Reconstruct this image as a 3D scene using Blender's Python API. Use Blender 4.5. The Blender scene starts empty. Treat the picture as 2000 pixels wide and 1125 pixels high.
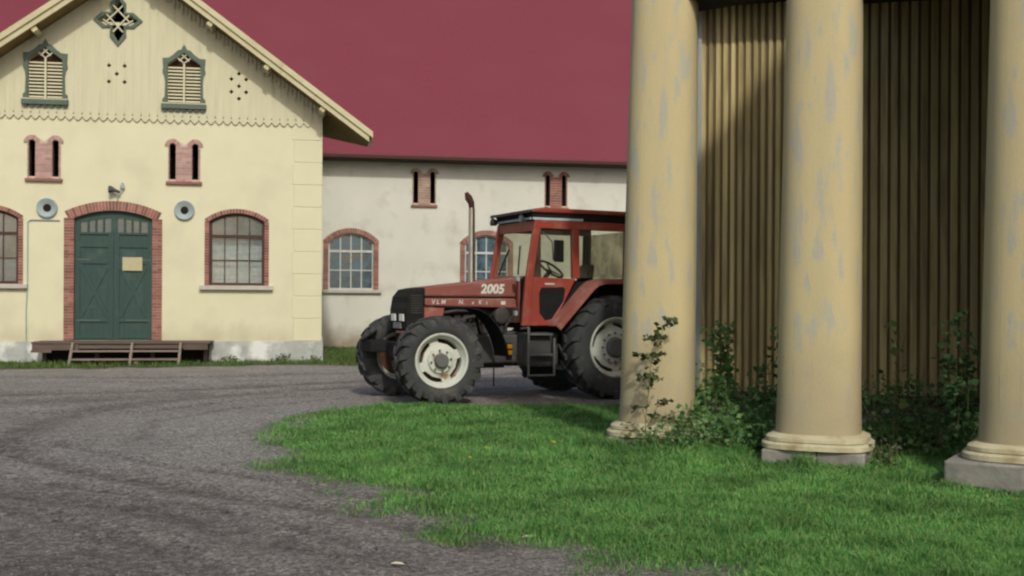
import bpy, bmesh, math, random
import numpy as np
from mathutils import Vector, Matrix
from mathutils.geometry import tessellate_polygon
random.seed(7); RNG = np.random.default_rng(11)
S = bpy.context.scene; C = S.collection
R = math.radians; PI = math.pi

# ------------------------------------------------------------------ camera, light, exposure
cam = bpy.data.cameras.new("camera"); co = bpy.data.objects.new("camera", cam); C.objects.link(co)
cam.sensor_width = 36; cam.lens = 36 * 2200 / 2000; cam.shift_y = 27.5 / 2000
cam.clip_start = 0.1; cam.clip_end = 1000
co.location = (0, 0, 1.65); co.rotation_euler = (Matrix.Rotation(R(90), 3, 'X') @ Matrix.Rotation(R(0.3), 3, 'Z')).to_euler()
S.camera = co

SUN_DIR = Vector((0.26, -0.966, 0)).normalized(); SUN_EL = R(39)
w = bpy.data.worlds.new("World"); S.world = w; w.use_nodes = True
nt = w.node_tree; bg = nt.nodes["Background"]
sky = nt.nodes.new("ShaderNodeTexSky"); sky.sky_type = 'NISHITA'; sky.sun_disc = False
sky.sun_elevation = SUN_EL; sky.sun_rotation = math.atan2(SUN_DIR.x, SUN_DIR.y); sky.dust_density = 4.0; sky.ozone_density = 0.6
nt.links.new(sky.outputs[0], bg.inputs[0]); bg.inputs[1].default_value = 0.105
sl = bpy.data.lights.new("sun", 'SUN'); sl.energy = 1.95; sl.angle = R(2.5); sl.color = (1.0, 0.97, 0.86)
so = bpy.data.objects.new("sun", sl); C.objects.link(so)
sv = Vector((SUN_DIR.x * math.cos(SUN_EL), SUN_DIR.y * math.cos(SUN_EL), math.sin(SUN_EL)))
so.rotation_euler = (-sv).to_track_quat('-Z', 'Y').to_euler(); so.location = sv * 60
S.view_settings.view_transform = 'Standard'; S.view_settings.look = 'None'
S.view_settings.exposure = 0.1; S.view_settings.gamma = 1.0; S.view_settings.use_curve_mapping = False
S.cycles.filter_width = 2.3
S.cycles.max_bounces = 6; S.cycles.transparent_max_bounces = 12

# ------------------------------------------------------------------ materials
def mat(name, c1, c2=None, scale=4.0, stretch=(1, 1, 1), rough=0.8, metal=0.0, bump=0.0, bscale=40.0, bstretch=None,
        island=0.0, stain=None, stain_scale=1.2, stain_lo=0.55, stain_hi=0.75, stain_stretch=(1, 1, 1), spec=0.3, detail=6.0, fine=0.0, dirt=None):
    m = bpy.data.materials.new(name); m.use_nodes = True; t = m.node_tree; N = t.nodes; L = t.links
    b = N["Principled BSDF"]; b.inputs["Roughness"].default_value = rough; b.inputs["Metallic"].default_value = metal
    b.inputs["Specular IOR Level"].default_value = spec
    tc = N.new("ShaderNodeTexCoord")
    def noise(sc, st, det=6.0):
        mp = N.new("ShaderNodeMapping"); mp.inputs["Scale"].default_value = st; L.new(tc.outputs["Object"], mp.inputs[0])
        n = N.new("ShaderNodeTexNoise"); n.inputs["Scale"].default_value = sc; n.inputs["Detail"].default_value = det
        L.new(mp.outputs[0], n.inputs["Vector"]); return n
    def mix(kind, f, a, bb):
        x = N.new("ShaderNodeMix"); x.data_type = 'RGBA'; x.blend_type = kind
        for s, v in ((0, f), (6, a), (7, bb)):
            if hasattr(v, "links"): L.new(v, x.inputs[s])
            else: x.inputs[s].default_value = v if s == 0 else (*v, 1)
        return x.outputs[2]
    def ramp(src, lo, hi):
        r = N.new("ShaderNodeMapRange"); r.inputs[1].default_value = lo; r.inputs[2].default_value = hi; L.new(src, r.inputs[0]); return r.outputs[0]
    c2 = c2 or tuple(v * 0.85 for v in c1)
    col = mix('MIX', ramp(noise(scale, stretch, detail).outputs[0], 0.3, 0.7), c1, c2)
    if stain: col = mix('MIX', ramp(noise(stain_scale, stain_stretch).outputs[0], stain_lo, stain_hi), col, stain)
    if dirt:
        z0, z1, dc = dirt; sp = N.new("ShaderNodeSeparateXYZ"); L.new(tc.outputs["Object"], sp.inputs[0])
        ad = N.new("ShaderNodeMath"); ad.operation = 'MULTIPLY_ADD'; L.new(noise(2.6, (1, 1, 0.7)).outputs[0], ad.inputs[0]); ad.inputs[1].default_value = -0.9; L.new(sp.outputs[2], ad.inputs[2])
        col = mix('MIX', ramp(ad.outputs[0], z1 - 0.45, z0 - 0.45), col, dc)
    if fine:
        n = noise(160, (1, 1, 1), 2.0); col = mix('OVERLAY', fine, col, n.outputs["Color"]) if False else mix('MULTIPLY', fine, col, mix('MIX', n.outputs[0], (0.3, 0.3, 0.3), (1.6, 1.6, 1.6)))
    if island:
        g = N.new("ShaderNodeNewGeometry"); h = N.new("ShaderNodeHueSaturation")
        mr = N.new("ShaderNodeMapRange"); mr.inputs[3].default_value = 1 - island; mr.inputs[4].default_value = 1 + island
        L.new(g.outputs["Random Per Island"], mr.inputs[0]); L.new(mr.outputs[0], h.inputs["Value"]); L.new(col, h.inputs["Color"]); col = h.outputs[0]
    L.new(col, b.inputs["Base Color"])
    if bump:
        bp = N.new("ShaderNodeBump"); bp.inputs["Strength"].default_value = bump; bp.inputs["Distance"].default_value = 0.02
        L.new(noise(bscale, bstretch or stretch, 4).outputs[0], bp.inputs["Height"]); L.new(bp.outputs[0], b.inputs["Normal"])
    return m

def glass(name, tint, gloss=0.12, dirt=(0.5, 0.5, 0.45), dirty=0.1):
    m = bpy.data.materials.new(name); m.use_nodes = True; t = m.node_tree; N = t.nodes; L = t.links; N.clear()
    o = N.new("ShaderNodeOutputMaterial"); tr = N.new("ShaderNodeBsdfTransparent"); tr.inputs[0].default_value = (*tint, 1)
    gl = N.new("ShaderNodeBsdfGlossy"); gl.inputs["Roughness"].default_value = 0.08
    di = N.new("ShaderNodeBsdfDiffuse"); di.inputs[0].default_value = (*dirt, 1)
    n = N.new("ShaderNodeTexNoise"); n.inputs["Scale"].default_value = 3.0; tc = N.new("ShaderNodeTexCoord"); L.new(tc.outputs["Object"], n.inputs["Vector"])
    mr = N.new("ShaderNodeMapRange"); mr.inputs[1].default_value = 0.3; mr.inputs[2].default_value = 0.7; mr.inputs[3].default_value = dirty * 0.4; mr.inputs[4].default_value = dirty * 1.6
    L.new(n.outputs[0], mr.inputs[0])
    m1 = N.new("ShaderNodeMixShader"); m1.inputs[0].default_value = gloss; L.new(tr.outputs[0], m1.inputs[1]); L.new(gl.outputs[0], m1.inputs[2])
    m2 = N.new("ShaderNodeMixShader"); L.new(mr.outputs[0], m2.inputs[0]); L.new(m1.outputs[0], m2.inputs[1]); L.new(di.outputs[0], m2.inputs[2])
    L.new(m2.outputs[0], o.inputs[0]); return m

def leafmat(name, ca, cb, cc, transl=0.3):
    m = bpy.data.materials.new(name); m.use_nodes = True; t = m.node_tree; N = t.nodes; L = t.links; N.clear()
    o = N.new("ShaderNodeOutputMaterial"); g = N.new("ShaderNodeNewGeometry"); cr = N.new("ShaderNodeValToRGB")
    cr.color_ramp.elements[0].color = (*ca, 1); cr.color_ramp.elements[1].color = (*cc, 1); e = cr.color_ramp.elements.new(0.5); e.color = (*cb, 1)
    L.new(g.outputs["Random Per Island"], cr.inputs[0])
    tc = N.new("ShaderNodeTexCoord"); n = N.new("ShaderNodeTexNoise"); n.inputs["Scale"].default_value = 1.3; n.inputs["Detail"].default_value = 4; L.new(tc.outputs["Object"], n.inputs["Vector"])
    h = N.new("ShaderNodeHueSaturation"); mr = N.new("ShaderNodeMapRange"); mr.inputs[1].default_value = 0.3; mr.inputs[2].default_value = 0.7; mr.inputs[3].default_value = 0.65; mr.inputs[4].default_value = 1.3
    L.new(n.outputs[0], mr.inputs[0]); L.new(mr.outputs[0], h.inputs["Value"]); L.new(cr.outputs[0], h.inputs["Color"])
    p = N.new("ShaderNodeBsdfPrincipled"); p.inputs["Roughness"].default_value = 0.6; p.inputs["Specular IOR Level"].default_value = 0.25; L.new(h.outputs[0], p.inputs["Base Color"])
    tl = N.new("ShaderNodeBsdfTranslucent"); L.new(h.outputs[0], tl.inputs[0])
    mx = N.new("ShaderNodeMixShader"); mx.inputs[0].default_value = transl; L.new(p.outputs[0], mx.inputs[1]); L.new(tl.outputs[0], mx.inputs[2]); L.new(mx.outputs[0], o.inputs[0]); return m

M = dict(
 stucco=mat("cream_stucco", (0.615, 0.6, 0.43), (0.585, 0.57, 0.405), 1.5, rough=0.9, bump=0.25, bscale=60, fine=0.12, stain=(0.53, 0.51, 0.365), stain_scale=0.9, stain_lo=0.50, stain_hi=0.75, dirt=(0.3, 1.1, (0.45, 0.41, 0.28))),
 quoin=mat("cream_quoin", (0.61, 0.59, 0.42), (0.585, 0.565, 0.395), 2, rough=0.9, bump=0.25, bscale=60, fine=0.12),
 boards=mat("cream_boards", (0.55, 0.54, 0.385), (0.5, 0.485, 0.34), 2.5, (3, 1, 0.35), rough=0.75, bump=0.15, bscale=30, stain=(0.44, 0.415, 0.28), stain_scale=2, stain_lo=0.6, stain_hi=0.8, stain_stretch=(4, 1, 0.5)),
 barge=mat("cream_barge", (0.53, 0.5, 0.33), (0.45, 0.41, 0.25), 2.0, (0.6, 1, 2), rough=0.7, stain=(0.33, 0.27, 0.14), stain_scale=2.5, stain_lo=0.6, stain_hi=0.8),
 soffit=mat("ochre_soffit", (0.23, 0.155, 0.055), (0.17, 0.115, 0.04), 3, (4, 0.4, 1), rough=0.85),
 plinth=mat("limewashed_plinth", (0.38, 0.4, 0.38), (0.28, 0.3, 0.285), 3.5, rough=0.95, bump=0.9, bscale=7, stain=(0.58, 0.60, 0.57), stain_scale=1.6, stain_lo=0.5, stain_hi=0.62, fine=0.2),
 barnwall=mat("grey_plaster", (0.565, 0.57, 0.515), (0.515, 0.52, 0.47), 0.9, rough=0.95, bump=0.4, bscale=25, stain=(0.425, 0.42, 0.37), stain_scale=1.3, stain_lo=0.54, stain_hi=0.74, fine=0.2, dirt=(0.1, 0.95, (0.27, 0.235, 0.17))),
 redroof=mat("red_painted_roof", (0.180, 0.034, 0.048), (0.155, 0.030, 0.046), 16, rough=0.6, bump=0.5, bscale=9, fine=0.3, detail=8, stain=(0.17, 0.036, 0.05), stain_scale=0.35, stain_lo=0.45, stain_hi=0.7, spec=0.3),
 brick=mat("red_brick", (0.275, 0.132, 0.108), (0.215, 0.1, 0.083), 6, rough=0.9, island=0.28, bump=0.3, bscale=60),
 pinkbrick=mat("limewashed_brick", (0.43, 0.295, 0.265), (0.36, 0.22, 0.195), 6, rough=0.9, island=0.18),
 greybrick=mat("grey_brown_brick", (0.36, 0.30, 0.25), (0.28, 0.17, 0.13), 2.5, rough=0.9, island=0.2),
 mortar=mat("mortar", (0.52, 0.43, 0.36), (0.45, 0.37, 0.31), 20, rough=0.95),
 greygreen=mat("grey_green_paint", (0.105, 0.138, 0.112), (0.08, 0.108, 0.088), 4, rough=0.7),
 door=mat("green_door_paint", (0.033, 0.069, 0.06), (0.026, 0.057, 0.05), 3, (5, 1, 0.5), rough=0.6, stain=(0.05, 0.085, 0.075), stain_scale=3, stain_lo=0.58, stain_hi=0.75),
 brown=mat("brown_window_paint", (0.060, 0.028, 0.022), rough=0.6),
 white=mat("white_window_paint", (0.50, 0.52, 0.50), (0.38, 0.40, 0.39), 8, rough=0.7),
 sill=mat("grey_sill_stone", (0.46, 0.44, 0.38), (0.38, 0.36, 0.32), 6, rough=0.9),
 dark=mat("dark_void", (0.02, 0.012, 0.01), rough=1.0),
 rust=mat("red_brown_paint", (0.09, 0.036, 0.022), (0.07, 0.03, 0.02), rough=0.9),
 curtain=mat("pale_curtain", (0.74, 0.82, 0.80), (0.48, 0.55, 0.55), 3, (0.4, 1, 4), rough=0.9),
 pane=glass("window_glass", (0.92, 0.94, 0.94), 0.16, (0.4, 0.45, 0.46), 0.14),
 dirtypane=glass("dusty_window_glass", (0.3, 0.36, 0.4), 0.2, (0.105, 0.16, 0.20), 0.6),
 doorpane=glass("door_glass", (0.2, 0.26, 0.28), 0.25, (0.12, 0.16, 0.18), 0.5),
 vent=mat("blue_grey_metal", (0.3, 0.37, 0.375), (0.25, 0.31, 0.32), 6, rough=0.6),
 paper=mat("yellowed_notice", (0.44, 0.41, 0.24), (0.38, 0.36, 0.22), 9, rough=0.8),
 plank=mat("weathered_brown_plank", (0.125, 0.092, 0.078), (0.085, 0.062, 0.053), 4, (0.5, 3, 3), rough=0.85, island=0.2),
 greyplank=mat("worn_tread_wood", (0.225, 0.185, 0.155), (0.16, 0.13, 0.11), 4, (0.5, 3, 3), rough=0.85, island=0.2),
 column=mat("peeling_ochre_paint", (0.5, 0.425, 0.24), (0.45, 0.39, 0.23), 2.4, (1.5, 1.5, 0.5), rough=0.85, bump=0.18, bscale=60, bstretch=(1.5, 1.5, 0.25),
            stain=(0.385, 0.375, 0.295), stain_scale=6.5, stain_lo=0.54, stain_hi=0.63, stain_stretch=(1.4, 1.4, 0.34), fine=0.4, dirt=(0.35, 1.5, (0.35, 0.30, 0.195))),
 colbase=mat("pale_base_paint", (0.5, 0.465, 0.32), (0.42, 0.385, 0.25), 5, rough=0.8, bump=0.3, bscale=20, stain=(0.28, 0.225, 0.125), stain_scale=4, stain_lo=0.58, stain_hi=0.75, fine=0.2),
 block=mat("grey_stone_block", (0.235, 0.23, 0.205), (0.165, 0.16, 0.142), 5, rough=0.95, bump=0.6, bscale=12, stain=(0.32, 0.31, 0.27), stain_scale=3, stain_lo=0.55, stain_hi=0.7, fine=0.3),
 wood=mat("ochre_brown_boarding", (0.57, 0.475, 0.235), (0.4, 0.315, 0.145), 3, (5, 5, 0.4), rough=0.85, island=0.26, bump=0.3, bscale=20, bstretch=(4, 4, 0.3), stain=(0.28, 0.22, 0.12), stain_scale=2.5, stain_lo=0.52, stain_hi=0.72, stain_stretch=(3, 3, 0.3)),
 woodgap=mat("shaded_brown_board", (0.17, 0.125, 0.06), (0.13, 0.09, 0.042), 3, (5, 5, 0.4), rough=0.9),  # recess shade between the boards put into the colour
 darkwood=mat("dark_beam", (0.045, 0.038, 0.03), rough=0.9),
 greyboard=mat("blue_grey_board", (0.36, 0.38, 0.36), (0.28, 0.30, 0.30), 5, (2, 2, 0.4), rough=0.8),
 stone=mat("rubble_foundation", (0.14, 0.12, 0.11), (0.08, 0.07, 0.065), 5, rough=0.95, bump=0.8, bscale=8, stain=(0.25, 0.23, 0.21), stain_scale=4, stain_lo=0.58, stain_hi=0.7),
 red=mat("faded_red_paint", (0.255, 0.083, 0.066), (0.225, 0.08, 0.066), 3, rough=0.45, stain=(0.27, 0.155, 0.12), stain_scale=4, stain_lo=0.50, stain_hi=0.72, spec=0.45),
 cabred=mat("orange_red_cab_paint", (0.31, 0.054, 0.036), (0.265, 0.05, 0.036), 3, rough=0.42, stain=(0.3, 0.12, 0.085), stain_scale=4.5, stain_lo=0.53, stain_hi=0.75, spec=0.4),
 fender=mat("bleached_red_paint", (0.34, 0.135, 0.11), (0.28, 0.085, 0.065), 3, rough=0.6, stain=(0.38, 0.22, 0.19), stain_scale=4, stain_lo=0.55, stain_hi=0.7),
 black=mat("black_plastic", (0.010, 0.011, 0.012), (0.017, 0.017, 0.017), 5, rough=0.75, spec=0.15),
 engine=mat("oily_engine_grey", (0.035, 0.034, 0.034), (0.06, 0.055, 0.05), 7, rough=0.65, stain=(0.10, 0.09, 0.08), stain_scale=6, stain_lo=0.6, stain_hi=0.75),
 chassis=mat("grey_chassis_paint", (0.075, 0.075, 0.078), (0.05, 0.05, 0.052), 5, rough=0.6, stain=(0.13, 0.12, 0.11), stain_scale=5, stain_lo=0.58, stain_hi=0.75),
 tyre=mat("dusty_tyre_rubber", (0.04, 0.044, 0.047), (0.06, 0.062, 0.062), 3, rough=0.9, bump=0.4, bscale=20, stain=(0.125, 0.115, 0.1), stain_scale=5, stain_lo=0.56, stain_hi=0.75, fine=0.2),
 rim=mat("off_white_rim", (0.56, 0.6, 0.54), (0.49, 0.51, 0.45), 4, rough=0.6, stain=(0.27, 0.14, 0.07), stain_scale=5, stain_lo=0.6, stain_hi=0.72),
 hub=mat("grey_hub", (0.10, 0.105, 0.105), (0.14, 0.14, 0.14), 10, rough=0.7),
 rustdark=mat("rusty_dark_rim", (0.09, 0.04, 0.022), (0.05, 0.025, 0.018), 8, rough=0.9),
 chrome=mat("worn_chrome", (0.78, 0.75, 0.68), (0.6, 0.54, 0.44), 5, (1, 1, 0.6), rough=0.3, metal=1.0),
 burnt=mat("burnt_steel", (0.06, 0.025, 0.018), rough=0.8),
 dustyglass=glass("dusty_cab_glass", (0.62, 0.58, 0.46), 0.06, (0.24, 0.21, 0.14), 0.45),
 cabglass=glass("cab_glass", (0.88, 0.89, 0.84), 0.06, (0.4, 0.38, 0.28), 0.06),
 lens=mat("headlight_lens", (0.70, 0.72, 0.70), (0.60, 0.62, 0.62), 20, rough=0.15, spec=0.6),
 plate=mat("grey_number_plate", (0.26, 0.28, 0.29), (0.14, 0.16, 0.17), 30, (1, 1, 1), rough=0.6),
 whitepaint=mat("white_lettering", (0.68, 0.68, 0.64), (0.55, 0.53, 0.5), 20, rough=0.6),
 stripeblue=mat("pale_blue_trim", (0.45, 0.55, 0.60), (0.36, 0.45, 0.5), 8, rough=0.5),
 orange=mat("orange_reflector", (0.75, 0.33, 0.01), rough=0.3),
 grass=leafmat("grass_blade", (0.066, 0.210, 0.060), (0.142, 0.37, 0.092), (0.33, 0.46, 0.165), 0.45),
 drygrass=leafmat("verge_grass", (0.07, 0.15, 0.035), (0.11, 0.19, 0.042), (0.17, 0.22, 0.07), 0.4),
 leaf=leafmat("weed_leaf", (0.075, 0.19, 0.065), (0.14, 0.31, 0.10), (0.27, 0.43, 0.17), 0.5),
 darkleaf=leafmat("dark_leaf", (0.06, 0.145, 0.06), (0.115, 0.235, 0.09), (0.23, 0.35, 0.15), 0.5),
 oliveleaf=leafmat("olive_leaf", (0.045, 0.060, 0.022), (0.06, 0.085, 0.03), (0.09, 0.12, 0.045)),
 stem=mat("weed_stem", (0.13, 0.14, 0.06), (0.09, 0.11, 0.04), 6, rough=0.8),
 petal=mat("yellow_petal", (0.75, 0.55, 0.02), rough=0.7),
 whitepetal=mat("white_petal", (0.70, 0.72, 0.68), rough=0.7),
 stones=mat("gravel_stones", (0.185, 0.177, 0.17), (0.13, 0.123, 0.118), 3, rough=0.95, island=0.3),
 paleleaf=mat("pale_dry_leaf", (0.62, 0.58, 0.46), (0.5, 0.46, 0.36), 10, rough=0.8),
)

# ------------------------------------------------------------------ mesh helpers
class MB:
    def __init__(s): s.v = []; s.f = []
    def add(s, vs, fs, T=None):
        n = len(s.v); s.v += [tuple(T @ Vector(p)) if T else tuple(p) for p in vs]; s.f += [tuple(i + n for i in f) for f in fs]; return s
    def box(s, x0, x1, y0, y1, z0, z1, T=None):
        vs = [(x, y, z) for z in (z0, z1) for y in (y0, y1) for x in (x0, x1)]
        return s.add(vs, [(0, 2, 3, 1), (4, 5, 7, 6), (0, 1, 5, 4), (2, 6, 7, 3), (0, 4, 6, 2), (1, 3, 7, 5)], T)
    def obox(s, c, ax, ay, az):          # oriented box: centre and three half-axis vectors
        c, ax, ay, az = map(Vector, (c, ax, ay, az)); vs = [c + ax * i + ay * j + az * k for k in (-1, 1) for j in (-1, 1) for i in (-1, 1)]
        return s.add(vs, [(0, 2, 3, 1), (4, 5, 7, 6), (0, 1, 5, 4), (2, 6, 7, 3), (0, 4, 6, 2), (1, 3, 7, 5)])
    def bar(s, a, b, wid, thk, up=(0, 0, 1)):
        a, b = Vector(a), Vector(b); d = b - a; l = d.length / 2; d.normalize(); u = Vector(up)
        sd = d.cross(u); sd.normalize(); u2 = sd.cross(d); return s.obox((a + b) / 2, d * l, sd * wid / 2, u2 * thk / 2)
    def prism(s, poly, holes, d0, d1, axis='y'):   # polygon in xz pushed along y (or in xy pushed along z)
        loops = [poly] + list(holes); P = (lambda p, d: (p[0], d, p[1])) if axis == 'y' else (lambda p, d: (p[0], p[1], d))
        tri = tessellate_polygon([[Vector((p[0], p[1], 0)) for p in l] for l in loops]); flat = [p for l in loops for p in l]; n = len(flat)
        vs = [P(p, d0) for p in flat] + [P(p, d1) for p in flat]
        fs = [tuple(t) for t in tri] + [tuple(i + n for i in reversed(t)) for t in tri]; k = 0
        for l in loops:
            for i in range(len(l)): a, b = k + i, k + (i + 1) % len(l); fs.append((a, b, b + n, a + n))
            k += len(l)
        return s.add(vs, fs)
    def tube(s, pts, r, n=8, caps=True):
        pts = [Vector(p) for p in pts]; rs = r if isinstance(r, (list, tuple)) else [r] * len(pts); vs = []; fs = []; ref = None
        for i, p in enumerate(pts):
            d = (pts[min(i + 1, len(pts) - 1)] - pts[max(i - 1, 0)]).normalized()
            if ref is None: ref = d.orthogonal().normalized()
            ref = (ref - d * ref.dot(d)).normalized(); q = d.cross(ref)
            vs += [p + (ref * math.cos(2 * PI * k / n) + q * math.sin(2 * PI * k / n)) * rs[i] for k in range(n)]
        for i in range(len(pts) - 1):
            for k in range(n): fs.append((i * n + k, i * n + (k + 1) % n, (i + 1) * n + (k + 1) % n, (i + 1) * n + k))
        if caps: fs.append(tuple(range(n))[::-1]); fs.append(tuple(range((len(pts) - 1) * n, len(pts) * n)))
        return s.add(vs, fs)
    def lathe(s, prof, o=(0, 0, 0), axis='z', n=32, closed=False, phase=0.0, cap=True):   # prof: (radius, along axis)
        o = Vector(o); vs = []; fs = []; m = len(prof)
        for k in range(n):
            a = 2 * PI * k / n + phase; c, sn = math.cos(a), math.sin(a)
            for r, h in prof: vs.append(o + (Vector((r * c, r * sn, h)) if axis == 'z' else Vector((r * c, h, r * sn))))
        for k in range(n):
            for j in range(m if closed else m - 1):
                a, b = k * m + j, k * m + (j + 1) % m; c, d = ((k + 1) % n) * m + (j + 1) % m, ((k + 1) % n) * m + j; fs.append((a, b, c, d))
        if not closed and cap:
            if prof[0][0] > 1e-4: fs.append(tuple(k * m for k in range(n)))
            if prof[-1][0] > 1e-4: fs.append(tuple(k * m + m - 1 for k in range(n))[::-1])
        return s.add(vs, fs)
    def build(s, name, m, parent=None, smooth=None, bevel=0.0, loc=None):
        me = bpy.data.meshes.new(name); me.from_pydata(s.v, [], s.f)
        bm = bmesh.new(); bm.from_mesh(me); bmesh.ops.remove_doubles(bm, verts=bm.verts, dist=1e-6) if smooth else None
        bmesh.ops.recalc_face_normals(bm, faces=bm.faces); bm.to_mesh(me); bm.free()
        if smooth:
            me.polygons.foreach_set('use_smooth', [True] * len(me.polygons)); me.set_sharp_from_angle(angle=R(smooth))
        o = bpy.data.objects.new(name, me); C.objects.link(o); me.materials.append(M[m] if isinstance(m, str) else m)
        if parent: o.parent = parent
        if loc: o.location = loc
        if bevel:
            b = o.modifiers.new("bevel", 'BEVEL'); b.width = bevel; b.segments = 2; b.limit_method = 'ANGLE'; b.angle_limit = R(40)
        return o

def tag(o, label=None, cat=None, group=None, kind=None):
    if label: o["label"] = label
    if cat: o["category"] = cat
    if group: o["group"] = group
    if kind: o["kind"] = kind
    return o
def empty(name, loc, rz=0.0, label=None, cat=None, group=None):
    o = bpy.data.objects.new(name, None); C.objects.link(o); o.location = loc; o.rotation_euler = (0, 0, rz); o.empty_display_size = 0.3
    return tag(o, label, cat, group)
def arrays(name, V, F, m, parent=None, smooth=False):    # big meshes straight from numpy (quads or triangles)
    me = bpy.data.meshes.new(name); k = F.shape[1]; me.vertices.add(len(V)); me.vertices.foreach_set('co', V.astype(np.float32).ravel())
    me.loops.add(F.size); me.loops.foreach_set('vertex_index', F.astype(np.int32).ravel())
    me.polygons.add(len(F)); me.polygons.foreach_set('loop_start', np.arange(0, F.size, k, dtype=np.int32))
    if smooth: me.polygons.foreach_set('use_smooth', np.ones(len(F), dtype=bool))
    me.update(calc_edges=True); me.validate()
    o = bpy.data.objects.new(name, me); C.objects.link(o); me.materials.append(M[m] if isinstance(m, str) else m)
    if parent: o.parent = parent
    return o

def arc_pts(hw, zs, zc, n=16, cx=0.0):          # segmental arch from left spring to right spring
    h = zc - zs; r = (hw * hw + h * h) / (2 * h); cz = zc - r; a = math.asin(min(1, hw / r))
    if h > hw: a = PI - a
    return [(cx + r * math.sin(t), cz + r * math.cos(t)) for t in [-a + 2 * a * i / n for i in range(n + 1)]], r, cz, a
def arch_poly(cx, hw, z0, zs, zc, n=16):
    p, *_ = arc_pts(hw, zs, zc, n, cx); return [(cx - hw, z0)] + p + [(cx + hw, z0)]

def brick_surround(b, mo, cx, hw, z0, zs, zc, t, y=-0.03, row=0.077, vo=0.085):
    """jamb bricks in courses and a ring of voussoirs (b) on a mortar bed (mo)"""
    n = max(1, round((zs - z0) / row)); hgt = (zs - z0) / n
    for sgn in (-1, 1):
        xa, xb = cx + sgn * hw, cx + sgn * (hw + t)
        mo.box(min(xa, xb), max(xa, xb), y + 0.012, 0.15, z0, zs)
        for i in range(n):
            za, zb = z0 + i * hgt + 0.006, z0 + (i + 1) * hgt - 0.006; j = random.uniform(-0.004, 0.004)
            if t > 0.2:
                cut = 0.5 if i % 2 == 0 else 0.99
                xs = [(0, cut), (cut + 0.03, 1)] if cut < 0.9 else [(0, 1)]
            else: xs = [(0, 1)]
            for u0, u1 in xs:
                x0, x1 = xa + (xb - xa) * u0, xa + (xb - xa) * u1; b.box(min(x0, x1), max(x0, x1), y + j, y + 0.1, za, zb)
    _, r, cz, a = arc_pts(hw, zs, zc); aa = a + t * 0.55 / r * (1 if zc - zs < hw * 0.6 else 0); k = max(6, round(2 * aa * (r + t / 2) / vo)); da = 2 * aa / k
    def ring(mb, r0, r1, a0, a1, y0, y1):
        vs = [(cx + q * math.sin(u), yy, cz + q * math.cos(u)) for yy in (y0, y1) for q in (r0, r1) for u in (a0, a1)]
        mb.add(vs, [(0, 1, 3, 2), (4, 6, 7, 5), (0, 4, 5, 1), (2, 3, 7, 6), (0, 2, 6, 4), (1, 5, 7, 3)])
    for i in range(k):
        a0 = -aa + i * da; g = 0.006 / r; ring(b, r + 0.002, r + t, a0 + g, a0 + da - g, y + random.uniform(-0.004, 0.004) - 0.004, y + 0.1); ring(mo, r + 0.004, r + t - 0.008, a0, a0 + da, y + 0.010, 0.15)

# ------------------------------------------------------------------ ground, gravel and grass
def seg_dist(px, py, line):
    d = np.full(px.shape, 1e9)
    for (x0, y0), (x1, y1) in zip(line[:-1], line[1:]):
        dx, dy = x1 - x0, y1 - y0; t = np.clip(((px - x0) * dx + (py - y0) * dy) / (dx * dx + dy * dy), 0, 1)
        d = np.minimum(d, np.hypot(px - x0 - t * dx, py - y0 - t * dy))
    return d
def inside(px, py, poly):
    r = np.zeros(px.shape, bool); n = len(poly)
    for i in range(n):
        (x0, y0), (x1, y1) = poly[i], poly[(i + 1) % n]
        c = ((y0 > py) != (y1 > py)) & (px < (x1 - x0) * (py - y0) / (y1 - y0 + 1e-12) + x0); r ^= c
    return r
def vnoise(x, y, f, seed=0):                       # smooth value noise for masks
    x, y = x * f, y * f; xi, yi = np.floor(x).astype(int), np.floor(y).astype(int); u, v = x - xi, y - yi; u, v = u * u * (3 - 2 * u), v * v * (3 - 2 * v)
    h = lambda a, b: (np.sin(a * 127.1 + b * 311.7 + seed * 74.7) * 43758.5453) % 1.0
    return (h(xi, yi) * (1 - u) + h(xi + 1, yi) * u) * (1 - v) + (h(xi, yi + 1) * (1 - u) + h(xi + 1, yi + 1) * u) * v
def fbm(x, y, f, seed=0): return vnoise(x, y, f, seed) * 0.55 + vnoise(x, y, f * 2.1, seed + 1) * 0.3 + vnoise(x, y, f * 4.3, seed + 2) * 0.15

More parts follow.
